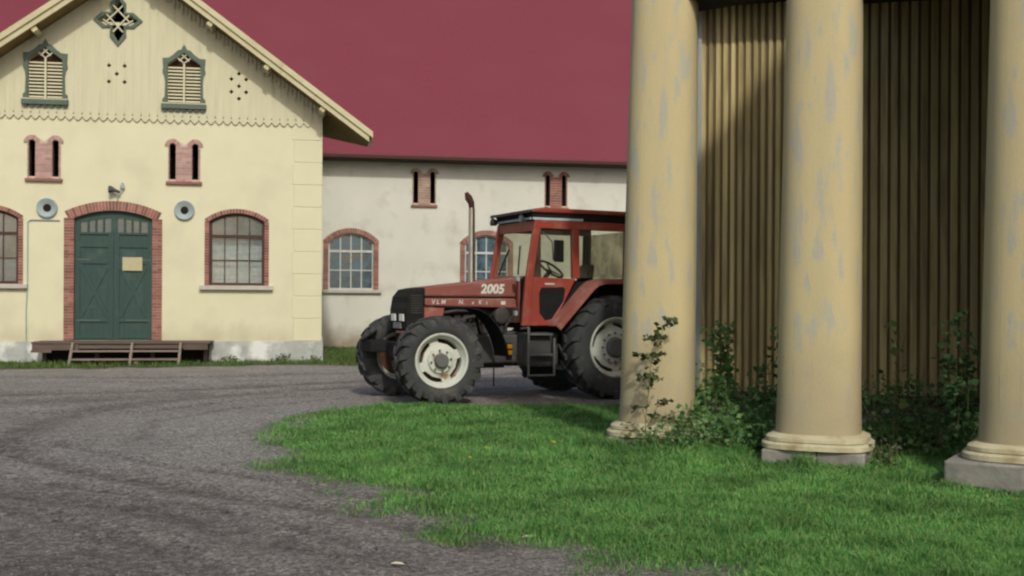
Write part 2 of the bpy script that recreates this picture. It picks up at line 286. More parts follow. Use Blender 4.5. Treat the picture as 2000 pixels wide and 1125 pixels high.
EDGE = [(-2.1, 17.95), (-2.55, 17.2), (-2.82, 16.4), (-2.93, 15.5), (-2.93, 14.38), (-2.80, 13.08), (-2.52, 12.2), (-2.15, 11.44), (-1.85, 10.61), (-1.55, 10.03),
        (-1.15, 9.72), (-0.95, 9.05), (-0.62, 8.62), (-0.43, 8.24), (0.0, 7.89), (0.25, 7.49), (0.50, 7.27), (0.82, 7.13), (1.12, 6.81), (1.4, 5.8)]
LAWN = EDGE + [(12, 5.8), (12, 17.2), (3.0, 18.3), (0.5, 17.75), (-0.8, 17.8)]
VERGE = [(-14, 25.9), (-9.83, 27.05), (-7.66, 27.9), (-5.65, 28.4), (-4.6, 28.9), (-4.0, 28.6), (-2.0, 29.5), (6, 33), (6, 44), (-14, 40)]
TRACKS = [([(-6.6, 13.2), (-5.58, 12.3), (-4.14, 10.86), (-2.69, 9.73), (-1.19, 8.82), (-0.2, 7.6)], 0.16, 1.0), ([(-5.4, 10.2), (-4.33, 9.55), (-3.3, 9.09), (-2.63, 8.67), (-1.87, 7.93), (-1.0, 7.2)], 0.20, 0.8),
          ([(-5.5, 12.2), (-5.78, 12.73), (-6.27, 14.7), (-6.3, 16.94), (-5.64, 18.57), (-4.56, 20.1), (-2.96, 21.79), (0, 24)], 0.35, 0.75), ([(-12.5, 24.0), (-7.61, 23.9), (-3.65, 26.0), (1, 29)], 0.3, 0.7),
          ([(-11, 18.6), (-8.8, 19.39), (-5.71, 20.97), (-3.26, 23.18), (1, 27)], 0.45, 0.8), ([(-11, 17.2), (-8.0, 18.0), (-5.6, 19.6)], 0.6, 0.6), ([(-5, 8.2), (-3.0, 7.2), (-2, 6.2)], 0.8, 0.6),
          ([(-7.0, 14.2), (-5.2, 12.9), (-3.6, 11.4), (-2.2, 10.4), (-1.2, 9.5)], 0.08, 0.7), ([(-6.2, 11.6), (-4.6, 10.4), (-3.0, 9.4), (-1.6, 8.3), (-0.6, 7.0)], 0.07, 0.8), ([(-5.2, 9.4), (-3.6, 8.6), (-2.2, 7.4), (-1.4, 6.4)], 0.09, 0.8),
          ([(-9, 22.4), (-5, 23.2), (-2, 25.0)], 0.10, 0.7), ([(-8, 16.2), (-5.4, 16.6), (-4.6, 18.4), (-3.2, 20.3)], 0.10, 0.6), ([(-4.4, 13.4), (-4.9, 15.4), (-4.2, 17.4), (-2.6, 19.5), (0.5, 22)], 0.12, 0.5)]
def gravel_height(x, y):
    z = (fbm(x, y, 0.5, 3) - 0.5) * 0.03
    for line, wd, k in TRACKS: z = z - 0.028 * k * np.exp(-(seg_dist(x, y, line) / wd) ** 2) + 0.018 * k * np.exp(-((seg_dist(x, y, line) - wd * 1.5) / (wd * 0.5)) ** 2)
    return z
xs = np.concatenate([[-160, -60, -30, -18], np.arange(-14, 9.01, 0.1), [14, 30, 60, 160]]); ys = np.concatenate([[-120, -40, -10, 0, 3], np.arange(5.4, 33.01, 0.1), [36, 42, 60, 120, 240]])
GX, GY = np.meshgrid(xs, ys); nx, ny = len(xs), len(ys)
near = (GX > -14.1) & (GX < 9.1) & (GY > 5.3) & (GY < 33.1)
GZ = np.where(near, gravel_height(GX, GY), 0.0) * np.clip((GY - 5) / 1.5, 0, 1)
V = np.stack([GX, GY, GZ], -1).reshape(-1, 3); I = np.arange(nx * ny).reshape(ny, nx)
F = np.stack([I[:-1, :-1], I[:-1, 1:], I[1:, 1:], I[1:, :-1]], -1).reshape(-1, 4)

def lawn_mask(x, y):                                # 1 well inside the lawn, ragged at its edge
    e = seg_dist(x, y, EDGE); ins = inside(x, y, LAWN); d = np.where(ins, e, -e)
    return np.clip((d + (fbm(x, y, 1.9, 5) - 0.42) * 1.3 + 0.24) / 0.80, 0, 1)
def verge_mask(x, y):
    e = seg_dist(x, y, VERGE[:8]); ins = inside(x, y, VERGE); d = np.where(ins, e, -e)
    return np.clip((d + (fbm(x, y, 0.9, 9) - 0.5) * 1.3) / 0.5, 0, 1)
track = np.zeros(GX.shape)
for line, wd, k in TRACKS: track = np.maximum(track, k * np.exp(-(seg_dist(GX, GY, line) / wd) ** 2))
track = np.clip(track * (0.45 + 1.1 * fbm(GX, GY, 1.5, 21)) + 0.35 * np.clip(fbm(GX, GY, 0.7, 61) * 2 - 0.9, 0, 1), 0, 1)
pale = np.exp(-((GX + 3.6) / 2.0) ** 2 - ((GY - 14.0) / 3.2) ** 2)
lm, vm = lawn_mask(GX, GY), verge_mask(GX, GY)
gm = bpy.data.materials.new("gravel_and_soil"); gm.use_nodes = True; t = gm.node_tree; N = t.nodes; L = t.links; b = N["Principled BSDF"]; b.inputs["Roughness"].default_value = 0.95; b.inputs["Specular IOR Level"].default_value = 0.15
at = N.new("ShaderNodeAttribute"); at.attribute_name = "surface"; sx = N.new("ShaderNodeSeparateColor"); L.new(at.outputs[0], sx.inputs[0])
tc = N.new("ShaderNodeTexCoord")
def gn(sc, det=8, rg=0.6):
    n = N.new("ShaderNodeTexNoise"); n.inputs["Scale"].default_value = sc; n.inputs["Detail"].default_value = det; n.inputs["Roughness"].default_value = rg; L.new(tc.outputs["Object"], n.inputs["Vector"]); return n.outputs[0]
def gmix(f, a, bb, kind='MIX'):
    x = N.new("ShaderNodeMix"); x.data_type = 'RGBA'; x.blend_type = kind
    for s_, v in ((0, f), (6, a), (7, bb)):
        if hasattr(v, "links"): L.new(v, x.inputs[s_])
        else: x.inputs[s_].default_value = v if s_ == 0 else (*v, 1)
    return x.outputs[2]
def grng(src, lo, hi, a=0.0, b_=1.0):
    r = N.new("ShaderNodeMapRange"); r.inputs[1].default_value = lo; r.inputs[2].default_value = hi; r.inputs[3].default_value = a; r.inputs[4].default_value = b_; L.new(src, r.inputs[0]); return r.outputs[0]
base = gmix(grng(gn(1.1), 0.35, 0.65), (0.310, 0.288, 0.268), (0.410, 0.385, 0.360))
def stones_(sc, lo, hi):
    v = N.new("ShaderNodeTexVoronoi"); v.inputs["Scale"].default_value = sc; L.new(tc.outputs["Object"], v.inputs["Vector"]); q = N.new("ShaderNodeSeparateColor"); L.new(v.outputs["Color"], q.inputs[0]); return grng(q.outputs[0], 0, 1, lo, hi)
base = gmix(sx.outputs[2], base, (0.42, 0.42, 0.40))
tm = N.new("ShaderNodeMath"); tm.operation = 'MULTIPLY'; tm.use_clamp = True; L.new(sx.outputs[0], tm.inputs[0]); L.new(grng(gn(5.5, 9, 0.75), 0.36, 0.60, 0.15, 1.25), tm.inputs[1])
base = gmix(tm.outputs[0], base, (0.130, 0.112, 0.102))
base = gmix(grng(gn(26, 6, 0.75), 0.42, 0.60, 0, 0.75), base, (0.115, 0.105, 0.100))
base = gmix(grng(gn(75, 3, 0.6), 0.55, 0.70, 0, 0.4), base, (0.36, 0.345, 0.33))
for sc_, lo_, hi_ in ((21, 0.72, 1.26), (55, 0.62, 1.38)):
    hv = N.new("ShaderNodeHueSaturation"); L.new(stones_(sc_, lo_, hi_), hv.inputs["Value"]); L.new(base, hv.inputs["Color"]); base = hv.outputs[0]
base = gmix(sx.outputs[1], base, gmix(grng(gn(5), 0.4, 0.6), (0.035, 0.055, 0.018), (0.06, 0.062, 0.03)))
L.new(base, b.inputs["Base Color"])
bp = N.new("ShaderNodeBump"); bp.inputs["Strength"].default_value = 1.0; bp.inputs["Distance"].default_value = 0.035; L.new(gn(30, 8, 0.8), bp.inputs["Height"]); L.new(bp.outputs[0], b.inputs["Normal"])
go = arrays("ground", V, F, gm, smooth=True); tag(go, kind="structure")
ca = go.data.color_attributes.new("surface", 'FLOAT_COLOR', 'POINT')
ca.data.foreach_set('color', np.stack([track, np.clip(np.maximum(lm ** 1.3, vm) * (0.75 + 0.4 * fbm(GX, GY, 3.0, 71)), 0, 0.95), np.clip(pale * 0.9, 0, 1), np.ones_like(track)], -1).astype(np.float32).ravel())

def blades(name, P, H, W, lean, m):
    """bent tapering blades, five points each"""
    n = len(P); a = RNG.uniform(0, 2 * PI, n); b_ = RNG.uniform(0, 2 * PI, n); side = np.stack([np.cos(a), np.sin(a), 0 * a], -1); fwd = np.stack([np.cos(b_), np.sin(b_), 0 * a], -1); up = np.array([0, 0, 1.0])
    l = (lean * RNG.uniform(0.2, 1.3, n))[:, None]; H = H[:, None]; W = W[:, None]
    mid = P + up * H * 0.55 + fwd * H * l * 0.3; tip = P + up * H * (1 - 0.35 * l) + fwd * H * l
    V = np.stack([P - side * W, P + side * W, mid - side * W * 0.75, mid + side * W * 0.75, tip], 1).reshape(-1, 3); k = np.arange(n)[:, None] * 5
    F = np.concatenate([k + [0, 1, 3], k + [0, 3, 2], k + [2, 3, 4]], 1).reshape(-1, 3); return arrays(name, V, F, m)
# lawn: denser near the camera
n = 620000; yy = 5.8 + (18.2 - 5.8) * RNG.uniform(0, 1, n) ** 1.6; xx = -3.2 + RNG.uniform(0, 1, n) * (0.48 * yy + 0.8 + 3.2)
keep = (RNG.uniform(0, 1, n) < lawn_mask(xx, yy) ** 1.7 * (0.25 + 1.25 * fbm(xx, yy, 2.8, 31))) & (xx > -0.5 * yy); xx, yy = xx[keep], yy[keep]
hgt = (0.032 + 0.055 * fbm(xx, yy, 1.3, 41) + 0.075 * np.clip(fbm(xx, yy, 4.5, 43) * 2.2 - 0.95, 0, 1)) * RNG.uniform(0.6, 1.4, len(xx)) * (0.45 + 0.55 * lawn_mask(xx, yy))
tall = np.exp(-(seg_dist(xx, yy, [(1.0, 12.6), (1.9, 12.1), (2.9, 11.3)]) / 0.7) ** 2); hgt = hgt * (1 + 0.9 * tall) * (1 - 0.62 * np.exp(-((xx - 4.55) / 0.8) ** 2 - ((yy - 9.55) / 0.55) ** 2))
P = np.stack([xx, yy, gravel_height(xx, yy) - 0.01], -1)
tag(blades("lawn_grass", P, hgt, 0.0022 + 0.00026 * yy * RNG.uniform(0.6, 1.4, len(xx)), 0.75, "grass"), "lush green lawn grass round the column bases", "grass", kind="stuff")
n = 60000; xx = RNG.uniform(-13.5, 3, n); yy = RNG.uniform(26, 40, n); keep = (RNG.uniform(0, 1, n) < verge_mask(xx, yy) * (0.2 + 1.1 * fbm(xx, yy, 1.4, 51))); xx, yy = xx[keep], yy[keep]
P = np.stack([xx, yy, np.full(len(xx), -0.02)], -1)
tag(blades("verge_grass", P, RNG.uniform(0.05, 0.17, len(xx)), np.full(len(xx), 0.010), 0.7, "drygrass"), "short rough grass strip along the foot of the buildings", "grass", kind="stuff")
# loose stones on the gravel
n = 45000; yy = 5.9 + 14 * RNG.uniform(0, 1, n) ** 2.0; xx = RNG.uniform(-0.48, 0.35, n) * yy; keep = (lawn_mask(xx, yy) < RNG.uniform(0, 0.9, n)); xx, yy = xx[keep], yy[keep]; n = len(xx)
oc = np.array([[1, 0, 0], [0, 1, 0], [-1, 0, 0], [0, -1, 0], [0, 0, 1], [0, 0, -1]], float); r_ = (0.003 + 0.011 * RNG.uniform(0, 1, n) ** 4)[:, None, None]
th = RNG.uniform(0, 2 * PI, n); Rm = np.stack([np.stack([np.cos(th), -np.sin(th), 0 * th], -1), np.stack([np.sin(th), np.cos(th), 0 * th], -1), np.stack([0 * th, 0 * th, 0 * th + 1], -1)], 1)
Vs = np.einsum('nij,kj->nki', Rm, oc) * RNG.uniform(0.6, 1.4, (n, 6, 1)) * r_ * np.array([1.2, 0.9, 0.45]); Vs += np.stack([xx, yy, gravel_height(xx, yy) + 0.003], -1)[:, None, :]
Fo = np.array([[0, 1, 4], [1, 2, 4], [2, 3, 4], [3, 0, 4], [1, 0, 5], [2, 1, 5], [3, 2, 5], [0, 3, 5]]); F = (np.arange(n)[:, None, None] * 6 + Fo).reshape(-1, 3)
tag(arrays("loose_gravel", Vs.reshape(-1, 3), F, "stones"), "small loose grey stones scattered over the gravel yard", "gravel", kind="stuff")

# ------------------------------------------------------------------ the gabled house
HX, HY, HA = -5.252, 31.04, R(9.7)
house = empty("gabled_house", (HX, HY, 0), HA, "cream stuccoed house with boarded gable and green double door", "house")
HM = Matrix.Translation((HX, HY, 0)) @ Matrix.Rotation(HA, 4, 'Z')
def on_house(x, y, z): return HM @ Vector((x, y, z))
SZ, SK, AX = 10.53, 0.735, -4.915                       # soffit apex, slope, ridge position
sof = lambda x: SZ - SK * abs(x - AX)
DOOR = (-5.49, 1.0, 0.57, 3.83, 4.04)
WINS = [(-2.275, 0.735, 2.06, 3.80, 4.03), (-8.62, 0.735, 2.06, 3.80, 4.03)]
slit = lambda cx: [arch_poly(cx + k, 0.104, 4.89, 5.80, 5.904, 8) for k in (-0.305, 0.285)]
SLITS = [-3.67, -7.255]
dia = lambda x, z, r=0.062: [(x - r, z), (x, z + r), (x + r, z), (x, z - r)]
DIAS = [(-5.62, 7.91), (-5.22, 7.91), (-5.42, 7.69), (-5.62, 7.48), (-5.22, 7.48), (-2.24, 7.82), (-2.44, 7.67), (-2.05, 7.67), (-2.24, 7.48), (-2.44, 7.32), (-2.05, 7.32), (-2.24, 7.14)]
LOUV = [-3.68, -7.22]
def louv_hole(cx): return [(cx - 0.43, 6.96), (cx - 0.43, 8.0), (cx - 0.30, 8.10), (cx - 0.15, 8.20), (cx, 8.32), (cx + 0.15, 8.20), (cx + 0.30, 8.10), (cx + 0.43, 8.0), (cx + 0.43, 6.96)]
XC, XZ = -5.39, 9.12
def cross(s):                                           # four pointed arms
    a, c, e = 0.20 * s, 0.63 * s if s > 0.9 else 0.53, 0.40 * s; k = 0.70 * s if s > 0.9 else 0.60
    q = [(a, a), (e, a * 1.05), (c, 0), (e, -a * 1.05), (a, -a), (a * 1.05, -e * 1.1), (0, -k), (-a * 1.05, -e * 1.1), (-a, -a), (-e, -a * 1.05), (-c, 0), (-e, a * 1.05), (-a, a), (-a * 1.05, e * 1.1), (0, k), (a * 1.05, e * 1.1)]
    return [(XC + x, XZ + z) for x, z in q]
holes = [arch_poly(*DOOR[:1], DOOR[1], DOOR[2], DOOR[3], DOOR[4])] + [arch_poly(c, h, a, s, e) for c, h, a, s, e in WINS]
for c in SLITS: holes += slit(c)
wall = MB(); wall.prism([(-10.8, 0.5), (0, 0.5), (0, sof(0) + 0.05), (AX, SZ + 0.02), (-10.8, sof(-10.8) + 0.02)], holes + [louv_hole(c) for c in LOUV] + [cross(0.75)] + [dia(x, z) for x, z in DIAS], 0, 0.35)
wall.box(-0.35, -0.002, 0.35, 8.6, 0.5, 6.85); wall.box(-10.8, -10.45, 0.35, 9.5, 0.5, 6.1)
wall.build("wall", "stucco", house)
pls = [MB(), MB()]                                     # uneven lime-washed plinth either side of the platform
for i in range(36):
    for k in range(2):
        x0, x1 = -10.86 + i * 0.303, -10.86 + (i + 1) * 0.303
        f_ = lambda x, z: -0.07 - (0.54 - z) * 0.16 - 0.04 * (vnoise(np.array([x]), np.array([z]), 2.1, 4)[0] - 0.5)
        pl = pls[0 if x1 < -5 else 1]
        if i < 35 and not (-7.35 < (x0 + x1) / 2 < -3.0):
            z0, z1 = -0.2 + k * 0.37, 0.17 + k * 0.37
            pl.add([(x0, f_(x0, z0), z0), (x1, f_(x1, z0), z0), (x1, f_(x1, z1), z1), (x0, f_(x0, z1), z1)], [(0, 1, 2, 3)])
            if k: pl.add([(x0, f_(x0, z1), z1), (x1, f_(x1, z1), z1), (x1, 0.3, z1 + 0.02), (x0, 0.3, z1 + 0.02)], [(0, 1, 2, 3)])
xr = -10.86 + 35 * 0.303
pl = pls[1]; pl.box(xr - 0.01, 0.045, -0.10, 8.6, -0.2, 0.535)
for pl in pls: pl.build("plinth", "plinth", house, smooth=60)
rc = MB(); rc.box(-7.5, -2.9, 0.28, 0.33, -0.2, 0.52); rc.box(-7.5, -2.9, -0.08, 0.28, 0.48, 0.52); rc.build("dark_recess", "darkwood", house)  # dark panels behind the platform, where the plinth is left out
q = MB()
for i in range(10):
    z0 = 0.55 + i * 0.612; q.box(-0.76 - (0.04 if i % 2 else 0), 0.008, -0.014, 0.3, z0 + 0.008, min(z0 + 0.606, 6.55))
q.build("quoins", "quoin", house, bevel=0.012)
# boarded gable with lobed lower edge
bw = 0.2145; bot = []; X0 = -10.8; xi = X0
while xi < -0.45:
    bot += [(xi, 6.53), (xi + bw * 0.25, 6.455), (xi + bw * 0.5, 6.42), (xi + bw * 0.75, 6.455)]; xi += bw
bot.append((xi, 6.53)); xe = xi
gb_holes = [louv_hole(c) for c in LOUV] + [cross(0.75)] + [dia(x, z) for x, z in DIAS]
xi = X0 + bw
while xi < -0.5: gb_holes.append(dia(xi, 6.60, 0.026)); xi += bw
gb = MB(); gb.prism(bot + [(xe, sof(xe) - 0.01), (AX, SZ - 0.01), (X0, sof(X0) - 0.01)], gb_holes, -0.05, -0.002); bt = gb; xi = X0 + bw
while xi < -0.5:
    blocks = [(6.62, 6.56)]
    for c in LOUV:
        if abs(xi - c) < 0.60: blocks.append((6.70, 8.55 - max(0, abs(xi - c) - 0.1) * 0.5))
    if abs(xi - XC) < 0.68: blocks.append((XZ - 0.75, XZ + 0.75) if abs(xi - XC) < 0.25 else (XZ - 0.28, XZ + 0.28))
    for x, z in DIAS:
        if abs(xi - x) < 0.09: blocks.append((z - 0.09, z + 0.09))
    z = 6.66; top = sof(xi) - 0.03
    for a, e in sorted(blocks) + [(top, top)]:
        if a > z + 0.02: bt.box(xi - 0.012, xi + 0.012, -0.062, -0.045, z, min(a, top))
        z = max(z, e)
    xi += bw
gb.build("gable_boards", "boards", house)
# lace-cut trim under the verge
for sg in (1, -1):
    lt = MB(); n = 46 if sg > 0 else 54
    for i in range(n):
        d0, d1 = i * 0.107 + 0.05, (i + 1) * 0.107 + 0.05; xa, xb = AX + sg * d0, AX + sg * d1; xm = (xa + xb) / 2
        if sg * xb > 0.5 or xb < -10.8: continue
        za, zb = sof(xa) - 0.015, sof(xb) - 0.015; dz = 0.22 if i % 2 else 0.30; xa, xb = xa + sg * 0.016, xb - sg * 0.016
        lt.prism([(xa, za), (xb, zb), (xb, zb - 0.13), (xm + sg * 0.012, (za + zb) / 2 - dz), (xm - sg * 0.012, (za + zb) / 2 - dz), (xa, za - 0.13)], [], -0.125, -0.10)
    lt.build("verge_trim", "boards", house)
# roof: red sheet, soffit boards, layered barge boards, purlin ends
def slope_box(sg, z0, z1, y0, y1, mb, xend):            # slab along one slope, dz measured vertically above soffit line
    xa, xb = AX, xend; mb.add([(xa, y0, SZ + z0), (xb, y0, sof(xb) + z0), (xb, y1, sof(xb) + z0), (xa, y1, SZ + z0), (xa, y0, SZ + z1), (xb, y0, sof(xb) + z1), (xb, y1, sof(xb) + z1), (xa, y1, SZ + z1)],
        [(0, 1, 2, 3), (4, 7, 6, 5), (0, 4, 5, 1), (1, 5, 6, 2), (2, 6, 7, 3), (3, 7, 4, 0)])
rf, sf, b1, b2 = MB(), MB(), MB(), MB()
for sg, xe_ in ((1, 1.25), (-1, -11.9)):
    yb_ = 0.45 if sg > 0 else 13.0
    if sg < 0: slope_box(sg, 0.13, 0.19, -0.74, yb_, rf, xe_ + sg * 0.06); slope_box(sg, 0.0, 0.127, -0.74, yb_, sf, xe_)
    else:
        for mb, za, zb_, xo in ((rf, 0.13, 0.19, 1.31), (sf, 0.0, 0.127, 1.25)):
            slope_box(sg, za, zb_, -0.74, 0.45, mb, 0.03)
            q_ = [(0.031, -0.74), (xo, -0.74), (xo, 0.45), (0.031, 5.0)]; mb.add([(x, y, sof(x) + za) for x, y in q_] + [(x, y, sof(x) + zb_) for x, y in q_], [(0, 1, 2, 3), (7, 6, 5, 4), (0, 4, 5, 1), (1, 5, 6, 2), (2, 6, 7, 3), (3, 7, 4, 0)])
    if sg > 0: slope_box(sg, 0.13, 0.19, 0.452, 13.0, rf, 0.028); slope_box(sg, 0.0, 0.127, 0.452, 13.0, sf, 0.028)
    slope_box(sg, -0.03, 0.16, -0.80, -0.743, b1, xe_); slope_box(sg, 0.14, 0.31, -0.855, -0.76, b2, xe_ + sg * 0.10)
rf.build("roof", "redroof", house); s_o = sf.build("soffit", "soffit", house)
b1.build("barge_board", "barge", house); b2.build("barge_board", "barge", house)
cut = MB(); cut.add([(1.25, -0.80, sof(1.25) - 0.03), (1.37, -0.83, sof(1.37) + 0.15), (1.37, 0.5, sof(1.37) + 0.15), (1.25, 0.5, sof(1.25) - 0.03)], [(0, 1, 2, 3)]); cut.add([(1.252, -0.74, 5.98), (1.30, -0.74, 6.12), (1.30, 0.5, 6.12), (1.252, 0.5, 5.98)], [(0, 1, 2, 3)]); cut.build("eave_board", "barge", house)
for px in (0.05, -1.42, -2.90, -4.38, -5.9, -7.4, -8.9):
    p_ = MB(); t_ = Vector((1, 0, -SK if px > AX else SK)).normalized(); nrm = Vector((-t_.z, 0, t_.x)); nrm = nrm if nrm.z > 0 else -nrm
    c_ = Vector((px, -0.33, sof(px))) - nrm * 0.075; p_.obox(c_, t_ * 0.075, (0, 0.41, 0), nrm * 0.073); p_.build("purlin_end", "barge", house, bevel=0.015)
# green louvred gable windows
for cx in LOUV:
    f_ = MB(); o_ = [(cx - 0.56, 6.96), (cx - 0.56, 7.06), (cx - 0.50, 7.12), (cx - 0.49, 7.55), (cx - 0.52, 7.72), (cx - 0.56, 7.80), (cx - 0.54, 7.92), (cx - 0.56, 8.16), (cx - 0.40, 8.17), (cx - 0.28, 8.26), (cx - 0.16, 8.38), (cx - 0.07, 8.40), (cx - 0.05, 8.46), (cx, 8.54)]
    o_ = o_ + [(2 * cx - x, z) for x, z in reversed(o_[:-1])]; f_.prism(o_, [louv_hole(cx)], -0.10, -0.03)
    wn = f_.build("louvred_window", "greygreen", house)
    k_ = MB(); k_.box(cx - 0.585, cx + 0.585, -0.17, -0.04, 6.80, 6.93)
    for i in range(7): k_.box(cx - 0.54 + i * 0.165, cx - 0.54 + i * 0.165 + 0.10, -0.13, -0.06, 6.745, 6.80)
    k_.build("sill", "greygreen", wn)
    k2 = MB(); k2.box(cx - 0.57, cx + 0.57, -0.165, -0.06, 6.93, 6.955); k2.build("sill_cap", "boards", wn)
    s_ = MB()
    for i in range(11):
        z = 7.015 + i * 0.0905
        for xa, xb in ((cx - 0.425, cx - 0.03), (cx + 0.03, cx + 0.425)):
            T = Matrix.Translation((0, 0.0, z)) @ Matrix.Rotation(R(58), 4, 'X'); s_.box(xa, xb, -0.024, 0.024, -0.008, 0.008, T)
    s_.build("slats", "boards", wn)
    l_ = MB(); l_.box(cx - 0.025, cx + 0.025, -0.075, -0.035, 6.96, 8.06)
    l_.bar((cx, -0.06, 8.04), (cx - 0.20, -0.06, 8.20), 0.03, 0.03, (0, 1, 0)); l_.bar((cx, -0.06, 8.04), (cx + 0.20, -0.06, 8.20), 0.03, 0.03, (0, 1, 0))
    l_.bar((cx + 0.09, -0.058, 8.30), (cx - 0.13, -0.058, 8.10), 0.03, 0.03, (0, 1, 0)); l_.bar((cx - 0.09, -0.058, 8.30), (cx + 0.13, -0.058, 8.10), 0.03, 0.03, (0, 1, 0)); l_.build("lattice", "boards", wn)
    d_ = MB(); d_.box(cx - 0.5, cx + 0.5, 0.12, 0.14, 6.9, 8.4); d_.build("back_panel", "rust", wn)
cr_ = MB(); cr_.prism(cross(1.0), [cross(0.75)], -0.10, -0.03); cw = cr_.build("cross_window", "greygreen", house)
la = MB(); B_ = lambda x0, z0, x1, z1, yy=-0.07: la.bar((XC + x0, yy, XZ + z0), (XC + x1, yy, XZ + z1), 0.035, 0.03, (0, 1, 0))
B_(-0.30, 0.16, 0.13, -0.32); B_(0.30, 0.16, -0.13, -0.32, -0.068); B_(-0.13, 0.40, 0.30, -0.05); B_(0.13, 0.40, -0.30, -0.05, -0.068); B_(-0.38, 0.0, -0.22, -0.10); B_(0.38, 0.0, 0.22, -0.10)
la.build("lattice", "boards", cw)
cb = MB(); cb.box(XC - 0.47, XC + 0.47, -0.045, -0.03, XZ - 0.13, XZ - 0.055); cb.build("shelf", "boards", cw)

def slit_window(parent, cx, m, y=-0.03, sx=(-0.305, 0.285), z0=4.86, z1=5.80):
    sl_, mo = MB(), MB(); ro = 0.205; rows = 12; h = (z1 - z0) / rows
    outer = [(cx - 0.42, z0), (cx - 0.42, z1)] + [(cx + sx[0] + 0.115 * 0 + 0.205 * math.cos(a), z1 + 0.205 * math.sin(a)) for a in [PI - 0.9 - i * 0.25 for i in range(7)]]
    holes_ = [arch_poly(cx + s, 0.085, z0 + 0.05, z1, z1 + 0.085, 8) for s in sx]
    mo.prism([(cx - 0.42, z0 - 0.02), (cx - 0.42, z1), (cx - 0.36, z1 + 0.14), (cx + sx[0], z1 + 0.20), (cx - 0.09, z1 + 0.10), (cx, z1 + 0.04), (cx + 0.08, z1 + 0.10), (cx + sx[1], z1 + 0.20), (cx + 0.36, z1 + 0.14), (cx + 0.42, z1), (cx + 0.42, z0 - 0.02)], holes_, y + 0.012, 0.12)
    cuts = [(sx[0] - 0.085, sx[0] + 0.085), (sx[1] - 0.085, sx[1] + 0.085)]
    for i in range(rows):
        za, zb = z0 + i * h + 0.007, z0 + (i + 1) * h - 0.007
        spans = [(-0.42, cuts[0][0]), (cuts[0][1], cuts[1][0]), (cuts[1][1], 0.42)]
        for a, e in spans:
            L_ = e - a; js = [a] + ([a + L_ * (0.4 if i % 2 else 0.6)] if L_ > 0.2 else []) + [e]
            for u, v in zip(js[:-1], js[1:]): sl_.box(cx + u + 0.004, cx + v - 0.004, y, 0.08, za, zb)
    for s in sx:
        for k in range(9):
            a0, a1 = PI * k / 9 + 0.02, PI * (k + 1) / 9 - 0.02
            vs = [(cx + s + r_2 * math.cos(a), yy, z1 + r_2 * math.sin(a)) for yy in (y, 0.08) for r_2 in (0.088, ro) for a in (a0, a1)]
            sl_.add(vs, [(0, 1, 3, 2), (4, 6, 7, 5), (0, 4, 5, 1), (2, 3, 7, 6), (0, 2, 6, 4), (1, 5, 7, 3)])
    w_ = sl_.build("slit_window", m, parent); mo.build("mortar_bed", "mortar", w_)
    for s in sx:
        rv = MB(); rv.prism(arch_poly(cx + s, 0.101, z0 + 0.035, z1, z1 + 0.101, 8), [arch_poly(cx + s, 0.085, z0 + 0.05, z1, z1 + 0.085, 8)], 0.122, 0.34); rv.build("reveal", "rust", w_)
    si = MB(); si.box(cx - 0.47, cx + 0.47, y - 0.06, 0.05, z0 - 0.075, z0 - 0.01); si.build("sill", "brick", w_)
    return w_
for c in SLITS: slit_window(house, c, "pinkbrick")

def arched_window(parent, cx, hw, z0, zs, zc, frame_mat, glass_mat, bt_, cols, rows, transom, sill_ext, curtain=False, bm="brick", fw=0.075, mw=0.028):
    f_ = MB(); inner = arch_poly(cx, hw - fw, z0 + fw, zs - 0.03, zc - fw); f_.prism(arch_poly(cx, hw, z0, zs, zc), [inner], 0.08, 0.16)
    wn = f_.build("window", frame_mat, parent)
    mu = MB(); top = lambda x: zc - fw - (zc - zs) * ((x - cx) / (hw - fw)) ** 2
    mu.box(cx - hw + fw, cx + hw - fw, 0.082, 0.155, transom - 0.04, transom + 0.04)
    for i in range(1, cols):
        x = cx - hw + fw + (2 * (hw - fw)) * i / cols; mu.box(x - mw / 2, x + mw / 2, 0.09, 0.15, z0 + fw, transom - 0.04); mu.box(x - mw / 2, x + mw / 2, 0.09, 0.15, transom + 0.04, top(x))
    for i in range(1, rows):
        z = z0 + fw + (transom - 0.04 - z0 - fw) * i / rows; mu.box(cx - hw + fw, cx + hw - fw, 0.094, 0.146, z - mw / 2, z + mw / 2)
    mu.build("glazing_bars", frame_mat, wn)
    p_ = MB(); p_.prism(arch_poly(cx, hw - 0.02, z0 + 0.02, zs - 0.01, zc - 0.02), [], 0.118, 0.122); p_.build("pane", glass_mat, wn)
    if curtain:
        c_ = MB(); n_ = 24
        for k in range(n_):
            xa, xb = cx - hw + 2 * hw * k / n_, cx - hw + 2 * hw * (k + 1) / n_; ya, yb = 0.32 + 0.015 * math.sin(k * 1.9), 0.32 + 0.015 * math.sin((k + 1) * 1.9)
            for za, zb in ((z0, 2.72), (2.74, 3.30)): c_.add([(xa, ya, za), (xb, yb, za), (xb, yb, zb), (xa, ya, zb)], [(0, 1, 2, 3)])
        c_.build("curtain", "curtain", wn)
    br, mo = MB(), MB(); brick_surround(br, mo, cx, hw, z0, zs, zc, bt_); bo = br.build("brick_surround", bm, wn); mo.build("mortar_bed", "mortar", wn)
    si = MB(); si.box(cx - hw - sill_ext, cx + hw + sill_ext, -0.13, 0.08, z0 - 0.12, z0 - 0.004); si.build("sill", "sill", wn, bevel=0.01)
    return wn
for c, h, a, s, e in WINS: arched_window(house, c, h, a, s, e, "brown", "pane", 0.115, 4, 2, 3.40, 0.24, curtain=(c > -5))
